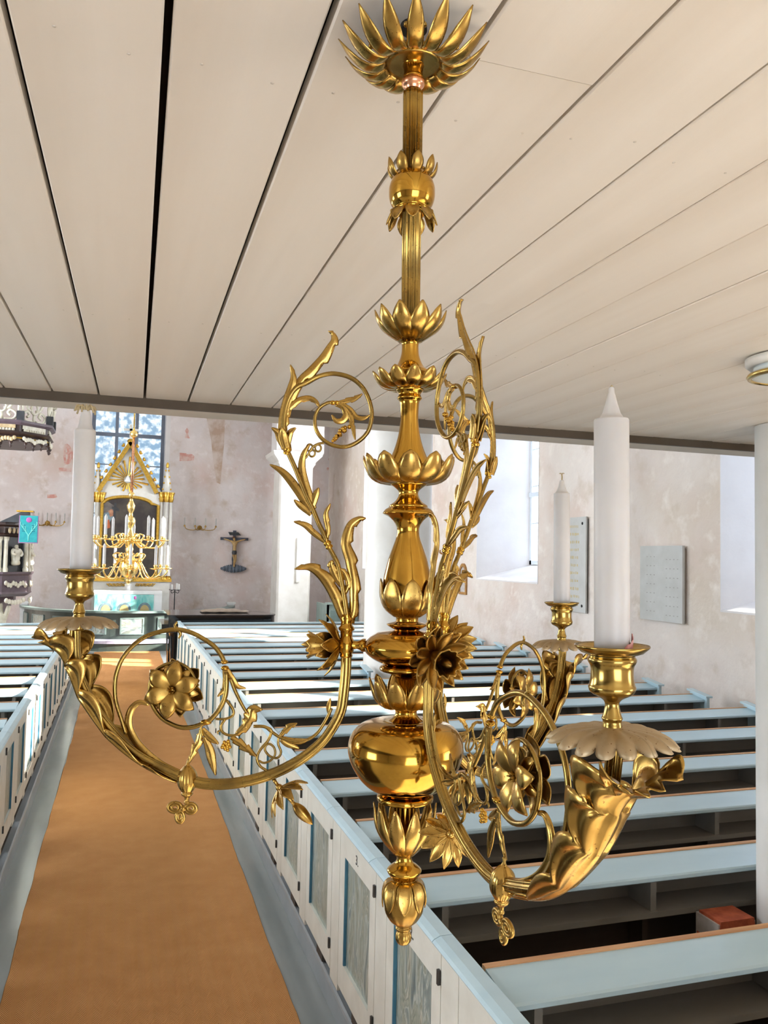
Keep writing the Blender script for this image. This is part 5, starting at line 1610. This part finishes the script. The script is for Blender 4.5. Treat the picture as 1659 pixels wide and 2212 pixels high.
# --- crucifix on the wall
YX = YE - 0.012
ctp, cbp = E_(507, 1146, YX - .08), E_(504, 1226, YX - .08)
xl_, xr_ = E_(477, 1163, YX - .08), E_(537, 1165, YX - .08)
hx = float(ctp[2] - cbp[2])
cru = empty('crucifix', (float(ctp[0]), YX, float(cbp[2])))
zbar = float((xl_[2] + xr_[2]) / 2 - cbp[2])
hw2 = float(xr_[0] - xl_[0]) / 2
bx(-0.045, 0.045, -0.10, -0.04, 0, hx).build('upright', 'cross_blue', cru)
bx(-hw2, hw2, -0.105, -0.045, zbar - 0.04, zbar + 0.04).build('crossbar', 'cross_blue', cru)
MB().prism([(-0.19, hx - 0.05), (0.10, hx - 0.05), (0.19, hx - 0.14), (-0.14, hx - 0.14)], -0.115, -0.10, 'y').build('title_board', 'slate_dark', cru)
bx(-0.05, 0.05, -0.04, 0.0, 0.2, 0.3).build('wall_block', 'cross_blue', cru)
zsx = zbar - 0.02
V = [(0, -0.16, zsx - 0.36), (0, -0.17, zsx - 0.24), (0.005, -0.17, zsx - 0.11), (0, -0.165, zsx - 0.055), (-0.02, -0.18, zsx + 0.01), (-0.025, -0.185, zsx + 0.05),
     (-0.10, -0.15, zsx - 0.055), (-0.21, -0.135, zsx - 0.01), (-0.32, -0.12, zsx + 0.015), (0.10, -0.15, zsx - 0.055), (0.21, -0.135, zsx - 0.01), (0.32, -0.12, zsx + 0.015),
     (-0.035, -0.16, zsx - 0.42), (0.0, -0.20, zsx - 0.57), (-0.01, -0.15, zsx - 0.74), (-0.01, -0.17, zsx - 0.80), (0.035, -0.16, zsx - 0.42), (0.04, -0.21, zsx - 0.57), (0.01, -0.15, zsx - 0.74), (0.012, -0.17, zsx - 0.80)]
Ed = [(0, 1), (1, 2), (2, 3), (3, 4), (4, 5), (2, 6), (6, 7), (7, 8), (2, 9), (9, 10), (10, 11), (0, 12), (12, 13), (13, 14), (14, 15), (0, 16), (16, 17), (17, 18), (18, 19)]
Rd = [.055, .05, .065, .022, .04, .035, .027, .02, .014, .027, .02, .014, .04, .03, .018, .014, .04, .03, .018, .014]
skin_figure('figure', V, Ed, Rd, 'gilt_skin', cru)
MB().lathe([(0.062, -0.06), (0.075, 0.0), (0.062, 0.05), (0.058, 0.06)], 14).build('loincloth', 'slate_dark', cru).location = (0.0, -0.165, zsx - 0.38)
MB().ball((-0.03, -0.172, zsx + 0.055), 0.045, 8, (.95, .9, 1.0)).build('hair', 'hair_brown', cru)
m = MB()
for i in range(15):
    x = -0.34 + 0.68 * i / 14; h_ = 0.10 * (1 - (x / 0.36) ** 2) + 0.03
    m = MB().ball((x, -0.07 - 0.03 * (i % 2), -0.03), 0.05, 6, (.75, .9, h_ / 0.05))
    m.build('rock', 'rock_grey', cru)
tag(cru, 'dark wall crucifix with a pale figure standing on grey rocks', 'crucifix')

# --- iron candle stand
sp = E_(376, 1322, 22.5)
szt = float(E_(376, 1274, 22.5)[2])
cs = empty('candle_stand', (float(sp[0]), 22.5, 0))
MB().sweep([(0, 0, 0.45), (0, 0, szt)], 0.014, None, 8).build('stem', 'iron', cs)
for i in range(3):
    a_ = 2 * PI * i / 3 + .4
    MB().sweep(cr([(0, 0, 0.8), (0.05 * math.cos(a_), 0.05 * math.sin(a_), 0.5), (0.15 * math.cos(a_), 0.15 * math.sin(a_), 0.12), (0.2 * math.cos(a_), 0.2 * math.sin(a_), 0.0)], 5), 0.010, None, 6).build('leg', 'iron', cs)
    MB().sweep(cr([(0, 0, szt - .05), (0.09 * math.cos(a_), 0.09 * math.sin(a_), szt - 0.09), (0.12 * math.cos(a_), 0.12 * math.sin(a_), szt - .03), (0.08 * math.cos(a_), 0.08 * math.sin(a_), szt - .02)], 5), 0.008, None, 6).build('scroll', 'iron', cs)
MB().lathe([(0.15, szt - .005), (0.16, szt), (0.15, szt + 0.005)], 20).build('plate', 'iron', cs)
for i, (x, h_) in enumerate(((-0.09, .13), (0.05, .16), (0.10, .14))):
    c_ = MB().lathe([(0.035, 0), (0.035, h_), (0.01, h_ + .01)], 14).build('candle', 'wax'); c_.location = (float(sp[0]) + x, 22.5 - .04 + .05 * i, szt + .005)
    tag(c_, 'short thick white candle, %s on the black iron stand' % ('leftmost', 'tallest', 'rightmost')[i], 'candle', 'candles on the iron stand')
tag(cs, 'black iron candle stand with three legs right of the altar', 'candle stand')

# --- grand piano
YPn = 16.3
pL, pR_ = float(E_(364, 1330, YPn)[0]), float(E_(598, 1345, YPn)[0])
zt1 = float(E_(370, 1326, YPn)[2])
pn = empty('grand_piano', ((pL + pR_) / 2, YPn + .7, 0))
def out_pts():
    w = (pR_ - pL) / 2
    pts = [(-w, -.02), (-w, 1.46), (-w + 0.5, 1.50), (-w + 1.1, 1.42)] + [(q[0], q[1]) for q in cr([(-w + 1.1, 1.42), (0.25 * w, 1.0), (0.6 * w, 0.85), (0.95 * w, 0.62), (w, 0.3), (0.93 * w, 0.08), (0.75 * w, 0.0)], 4)]
    return [(x, y - 0.7) for x, y in pts]
op = out_pts()
MB().prism(op, zt1 - 0.36, zt1 - 0.05, 'z').build('case', 'black_lacquer', pn)
MB().prism([(x * 1.015, y * 1.015) for x, y in op], zt1 - 0.045, zt1 - 0.02, 'z').build('lid', 'piano_lid', pn)
bx(-(pR_ - pL) / 2 - 0.12, -(pR_ - pL) / 2 + 0.1, -0.68, 0.72, zt1 - 0.36, zt1 - 0.20).build('keyboard_box', 'black_lacquer', pn)
for x, y in ((-(pR_ - pL) / 2 + .12, -0.6), (-(pR_ - pL) / 2 + .12, 0.62), ((pR_ - pL) / 2 - .35, -0.25)):
    MB().lathe([(0.05, 0.07), (0.055, 0.12), (0.085, zt1 - 0.45), (0.1, zt1 - 0.36)], 8).build('leg', 'black_lacquer', pn).location = (x, y, 0)
    MB().lathe([(0.02, 0.07), (0.035, 0.06), (0.035, 0.0)], 10).build('caster', 'lamp_brass', pn).location = (x, y, 0)
bx(-(pR_ - pL) / 2 + .05, -(pR_ - pL) / 2 + .18, -.1, .1, 0.12, zt1 - .36).build('pedal_lyre', 'black_lacquer', pn)
tag(pn, 'black grand piano standing before the right block of pews', 'piano')
cvc = empty('folded_cover', ((pL + pR_) / 2 + 0.1, YPn + .75, zt1 - .012))
G = np.zeros((12, 8, 3))
for i in range(12):
    for j in range(8):
        u, v = i / 11, j / 7
        G[i, j] = ((u - .5) * 0.95, (v - .5) * .5, 0.012 + 0.05 * math.sin(PI * v) * math.sin(PI * min(1, u * 1.1)) ** .5 + .006 * math.sin(u * 20))
MB().sheet(G, .015).build('cloth', 'cover_cloth', cvc)
tag(cvc, 'brown folded cover lying on the piano lid', 'cover')

# --- pulpit, its sounding board and hanging cloth
YU = 19.3
ur = 0.86
uc = float(E_(72, 1260, YU)[0]) - ur * 0.99
pu = empty('pulpit', (uc, YU, 0))
def uz(py): return float(E_(40, py, YU - 0.75)[2])
def octa(r0, r1, z0, z1, nm, mat, par, ph=PI / 8):
    return MB().lathe([(r0, z0), (r1, z1)], 8).build(nm, mat, par)
def octl(prof, nm, mat, par, c=None):
    m = MB()
    n8 = 8; V = []
    for r, z in prof:
        for i in range(n8):
            a_ = 2 * PI * i / n8 + PI / 8
            V.append((r * math.cos(a_), r * math.sin(a_), z))
    F = []
    for k in range(len(prof) - 1):
        for i in range(n8):
            j = (i + 1) % n8
            F.append((k * n8 + i, k * n8 + j, (k + 1) * n8 + j, (k + 1) * n8 + i))
    F += [tuple(range(n8)), tuple(range((len(prof) - 1) * n8 + n8 - 1, (len(prof) - 1) * n8 - 1, -1))]
    m.add(V, F)
    return m.build(nm, mat, par)
zA, zB, zC_, zD = uz(1290), uz(1236), uz(1160), uz(1132)
octl([(ur * .30, 0), (ur * .30, zA - .45), (ur * .45, zA - .3), (ur * .62, zA - .12), (ur * .62, zA)], 'foot', 'plum_wood', pu)
octl([(ur * .90, zA), (ur * 1.0, zA + .06), (ur * .98, zA + .1), (ur * .98, zB - .08), (ur * 1.03, zB - .04), (ur * 1.03, zB)], 'base_zone', 'plum_wood', pu)
octl([(ur * .86, zB), (ur * .86, zC_)], 'drum', 'slate_dark', pu)
octl([(ur * .92, zC_), (ur * 1.0, zC_ + .04), (ur * .95, zC_ + .08), (ur * .95, zD - .06), (ur * 1.06, zD - .02), (ur * 1.06, zD + .03)], 'cornice', 'dark_wood', pu)
for i in range(8):
    a_ = 2 * PI * i / 8 + PI / 8
    for da in (-0.075, 0.075):
        MB().lathe([(0.055, zB), (0.06, zB + .06), (0.045, zB + .1), (0.040, zC_ - .1), (0.055, zC_ - .06), (0.06, zC_)], 12).build('colonnette', 'carved_white', pu).location = (ur * .93 * math.cos(a_ + da), ur * .93 * math.sin(a_ + da), 0)
    am = 2 * PI * (i + .5) / 8 + PI / 8
    rr = ur * math.cos(PI / 8) * .99
    if math.sin(am) < 0.3:
        M = Matrix.Translation((rr * math.cos(am), rr * math.sin(am), 0)) @ Matrix.Rotation(am + PI / 2, 4, 'Z')
        m = MB()
        for q in range(9):
            x = -0.24 + 0.06 * q
            m.ball((x, -0.01, (zA + zB) / 2 + .03 * math.cos(q * 1.9)), .042, 6, (1, .5, 1.25))
        MB().merge(m, M).build('carved_frieze', 'carved_white', pu)
        m = MB()
        for q in range(7):
            x = -0.21 + 0.07 * q
            m.ball((x, -0.01, zA - .07 - .05 * math.cos(x * 7)), .05, 6, (1, .5, 1.1))
        MB().merge(m, M).build('carved_pendant', 'carved_white', pu)
        m = MB()
        for q in range(5):
            m.ball((-0.2 + .1 * q, -0.01, (zC_ + zD) / 2), .04, 6, (.9, .5, 1.6))
        MB().merge(m, M).build('carved_cornice', 'carved_ochre', pu)
        # statue in the niche
        fm = rr * .96
        zf = zB + .1; H_ = zC_ - zB - .22
        o_ = skin_figure('statue', [(0, 0, zf + H_ * .42), (0, 0, zf + H_ * .22), (0, -.01, zf + .02), (0, 0, zf + H_ * .62), (0, 0, zf + H_ * .74), (0, -.01, zf + H_ * .80), (0, -.02, zf + H_ * .93), (-.09, -.02, zf + H_ * .70), (-.12, -.05, zf + H_ * .54), (-.05, -.10, zf + H_ * .50), (.09, -.02, zf + H_ * .70), (.12, -.05, zf + H_ * .52), (.05, -.10, zf + H_ * .46)],
                         [(0, 1), (1, 2), (0, 3), (3, 4), (4, 5), (5, 6), (3, 7), (7, 8), (8, 9), (3, 10), (10, 11), (11, 12)], [.085, .10, .11, .09, .07, .03, .055, .045, .035, .028, .045, .035, .028], 'carved_white', pu)
        o_.location = (fm * math.cos(am), fm * math.sin(am), 0); o_.rotation_euler = (0, 0, am + PI / 2)
        o_['label'] = 'carved white robed statue in a niche'
# supporting carved figure below
skin_figure('supporting_figure', [(.25, -.35, zA - .75), (.25, -.35, zA - .45), (.25, -.36, zA - .25), (.25, -.37, zA - .12), (.38, -.4, zA - .4), (.44, -.38, zA - .18), (.12, -.4, zA - .4), (.06, -.38, zA - .18), (.25, -.36, zA - 1.1)], [(0, 1), (1, 2), (2, 3), (1, 4), (4, 5), (1, 6), (6, 7), (0, 8)], [.13, .14, .06, .09, .06, .05, .06, .05, .12], 'carved_white', pu)
tag(pu, 'carved dark and white pulpit with a statue in its niche', 'pulpit')
# book desk
dk = empty('pulpit_desk', (float(E_(52, 1112, YU - ur)[0]), YU - ur + .05, zD + .03))
MB().prism([(-.45, 0.0), (.1, 0.0), (.1, .22), (-.05, .22)], -.1, .15, 'y').build('bracket', 'slate_dark', dk)
bx(-.14, .18, -.12, .16, .22, .25).build('desk_top', 'gilding', dk)
tag(dk, 'dark book desk with a golden edge on the pulpit', 'desk')
# cloth
ca_, cb2 = E_(42, 1113, YU - ur - .08), E_(82, 1174, YU - ur - .08)
ccx = float(ca_[0] + cb2[0]) / 2; chw = float(cb2[0] - ca_[0]) / 2; cz1, cz0 = float(ca_[2]), float(cb2[2])
pc = empty('pulpit_cloth', (ccx, YU - ur - .08, cz0))
bx(-chw, chw, -.006, .006, 0, cz1 - cz0).build('border', 'cloth_edge', pc)
bx(-chw + .02, chw - .02, -.010, -.004, .02, cz1 - cz0 - .004).build('field', 'cloth_teal', pc)
hh = cz1 - cz0
for s_ in (-1, 1):
    for k_ in range(3):
        MB().sweep(cr([(0, -.012, .05), (s_ * .01, -.012, hh * .3), (s_ * (.05 + .05 * k_), -.012, hh * (.42 + .12 * k_)), (s_ * (.07 + .04 * k_), -.012, hh * (.62 + .08 * k_))], 4), .008, .003, 4, NY, flat=True).build('stem_motif', 'cloth_light', pc)
    for k_ in range(4):
        bx(s_ * .09 - .035, s_ * .09 + .03, -.013, -.009, hh * (.42 + .07 * k_), hh * (.42 + .07 * k_) + .018).build('glyph', 'cloth_dark', pc)
MB().ball((0, -.01, hh * .84), .055, 8, (1, .15, 1)).build('flower_motif', 'cloth_pink', pc)
tag(pc, 'turquoise cloth with a pink flower hanging from the pulpit desk', 'cloth')
# sounding board
YS = 19.3
sr = 1.02
scx = float(E_(120, 930, YS)[0]) - sr * .97
def sz(py): return float(E_(60, py, YS - 0.9)[2])
zs0, zs1, zs2 = sz(958), sz(936), sz(912)
sb = empty('sounding_board', (scx, YS, zs2))
def so_(prof, nm, mat): 
    return octl([(r, z - zs2) for r, z in prof], nm, mat, sb)
so_([(sr * .92, zs0 + .04), (sr * .92, zs0 + .14), (sr * .90, zs1 - .02)], 'soffit', 'dark_wood')
so_([(sr * .925, zs0 + .10), (sr * .935, zs0 + .115), (sr * .925, zs0 + .13)], 'gilt_fillet', 'gilding')
so_([(sr * .93, zs1 - .04), (sr * .99, zs1), (sr * .96, zs1 + .04)], 'lower_cornice', 'dark_wood')
so_([(sr * .91, zs1 + .04), (sr * .91, zs2 - .06)], 'frieze', 'dark_wood')
so_([(sr * .96, zs2 - .06), (sr * 1.02, zs2 - .02), (sr * 1.02, zs2 + .03), (sr * .8, zs2 + .03)], 'upper_cornice', 'plum_wood')
for i in range(8):
    am = 2 * PI * (i + .5) / 8 + PI / 8
    if math.sin(am) > 0.5: continue
    rr = sr * math.cos(PI / 8) * .92
    M = Matrix.Translation((rr * math.cos(am), rr * math.sin(am), 0)) @ Matrix.Rotation(am + PI / 2, 4, 'Z')
    hz = (zs1 + zs2) / 2 - zs2
    m = MB().box(-.28, .28, -.02, .01, hz - .02, hz + .09)
    MB().merge(m, M).build('frieze_panel', 'carved_ochre' if math.cos(am) < .2 else 'carved_white', sb)
    for q in range(9):
        m = MB().lathe([(.028, -.05), (.03, -.01), (.012, .0)], 8)
        MB().merge(m, M @ Matrix.Translation((-.24 + .06 * q, -.02, hz - .02))).build('dentil', 'carved_white', sb)
    m = MB()                                            # swag with central drop
    for q in range(11):
        t = q / 10 * 2 - 1
        m.ball((t * .27, -.04, zs1 - zs2 - .07 - .07 * (1 - abs(t * 2 % 1 - .5) * 1.0) - (.06 if q == 5 else 0)), .042, 6, (1, .5, 1.1))
    MB().merge(m, M).build('carved_swag', 'carved_ochre' if math.cos(am) < .2 else 'carved_white', sb)
    for x in (-.2, 0.0, .2):
        m = MB().lathe([(.005, -.15), (.03, -.11), (.012, -.09), (.04, -.05), (.05, .02)], 8)
        MB().merge(m, M @ Matrix.Translation((x, -.0, zs0 - zs2 + .05 - (.03 if x == 0 else 0)))).build('pendant', 'dark_wood', sb)
    # openwork crest: scrolls round a cartouche
    m = MB()
    for s_ in (-1, 1):
        m.sweep(cr([(s_ * .05, 0, .05), (s_ * .22, 0, .06), (s_ * .28, 0, .17), (s_ * .18, 0, .25), (s_ * .12, 0, .18), (s_ * .18, 0, .13)], 5), .028, .03, 7, NY)
        m.sweep(cr([(s_ * .04, 0, .28), (s_ * .14, 0, .30), (s_ * .2, 0, .42), (s_ * .10, 0, .50), (s_ * .05, 0, .42)], 5), .028, .03, 7, NY)
    ring_ = [(.085 * math.cos(q), -.01, .32 + .11 * math.sin(q)) for q in np.linspace(0, 2 * PI, 16, endpoint=False)]
    m.sweep(np.array(ring_), .024, .03, 7, NY, closed=True)
    m.sweep([(0, 0, .03), (0, 0, .2)], [.05, .03], .03, 7, NY)
    MB().merge(m, M @ Matrix.Translation((0, .02, 0))).build('crest', 'carved_white' if math.cos(am) > -.2 else 'carved_ochre', sb)
    a2 = 2 * PI * (i + 1) / 8 + PI / 8
    bxm = MB().box(-.07, .07, -.07, .07, .03, .22)
    MB().merge(bxm, Matrix.Translation((sr * .95 * math.cos(a2), sr * .95 * math.sin(a2), 0))).build('corner_block', 'slate_dark', sb)
    v = skin_figure('putto', [(0, 0, .42), (0, 0, .55), (0, 0, .64), (0, 0, .72), (.08, -.03, .5), (.12, -.04, .42), (-.08, -.03, .5), (-.12, -.04, .6), (.04, 0, .32), (.04, 0, .22), (-.04, 0, .32), (-.04, 0, .22)], [(0, 1), (1, 2), (2, 3), (1, 4), (4, 5), (1, 6), (6, 7), (0, 8), (8, 9), (0, 10), (10, 11)], [.05, .055, .025, .05, .028, .02, .028, .02, .035, .025, .035, .025], 'carved_white', sb)
    v.location = (sr * .95 * math.cos(a2), sr * .95 * math.sin(a2), 0); v.rotation_euler = (0, 0, a2 + PI / 2)
tag(sb, 'carved octagonal pulpit sounding board with white scrollwork', 'sounding board')

# --- grey-green box pew and candle bracket by the far wall
bp0, bp1 = E_(702, 1342, 20.5), E_(790, 1302, 20.5)
bq = empty('box_pew', (float(bp0[0]), 20.5, 0))
w_ = 5.9 - float(bp0[0]); h_ = float(bp1[2])
bx(0.05, w_, 0, .05, 0, h_ - .05).build('front', 'bench_green', bq)
bx(0.0, w_, -.06, .1, h_ - .05, h_).build('cornice', 'bench_green', bq)
bx(0.05, .1, 0, 1.2, 0, h_ - .05).build('side', 'bench_green', bq)
for i in range(2):
    bx(.14 + i * .4, .46 + i * .4, -.012, 0.0, .25, h_ - .2).build('panel', 'rail_top_green', bq)
tag(bq, 'grey-green panelled box pew by the far wall beside the thick column', 'box pew')
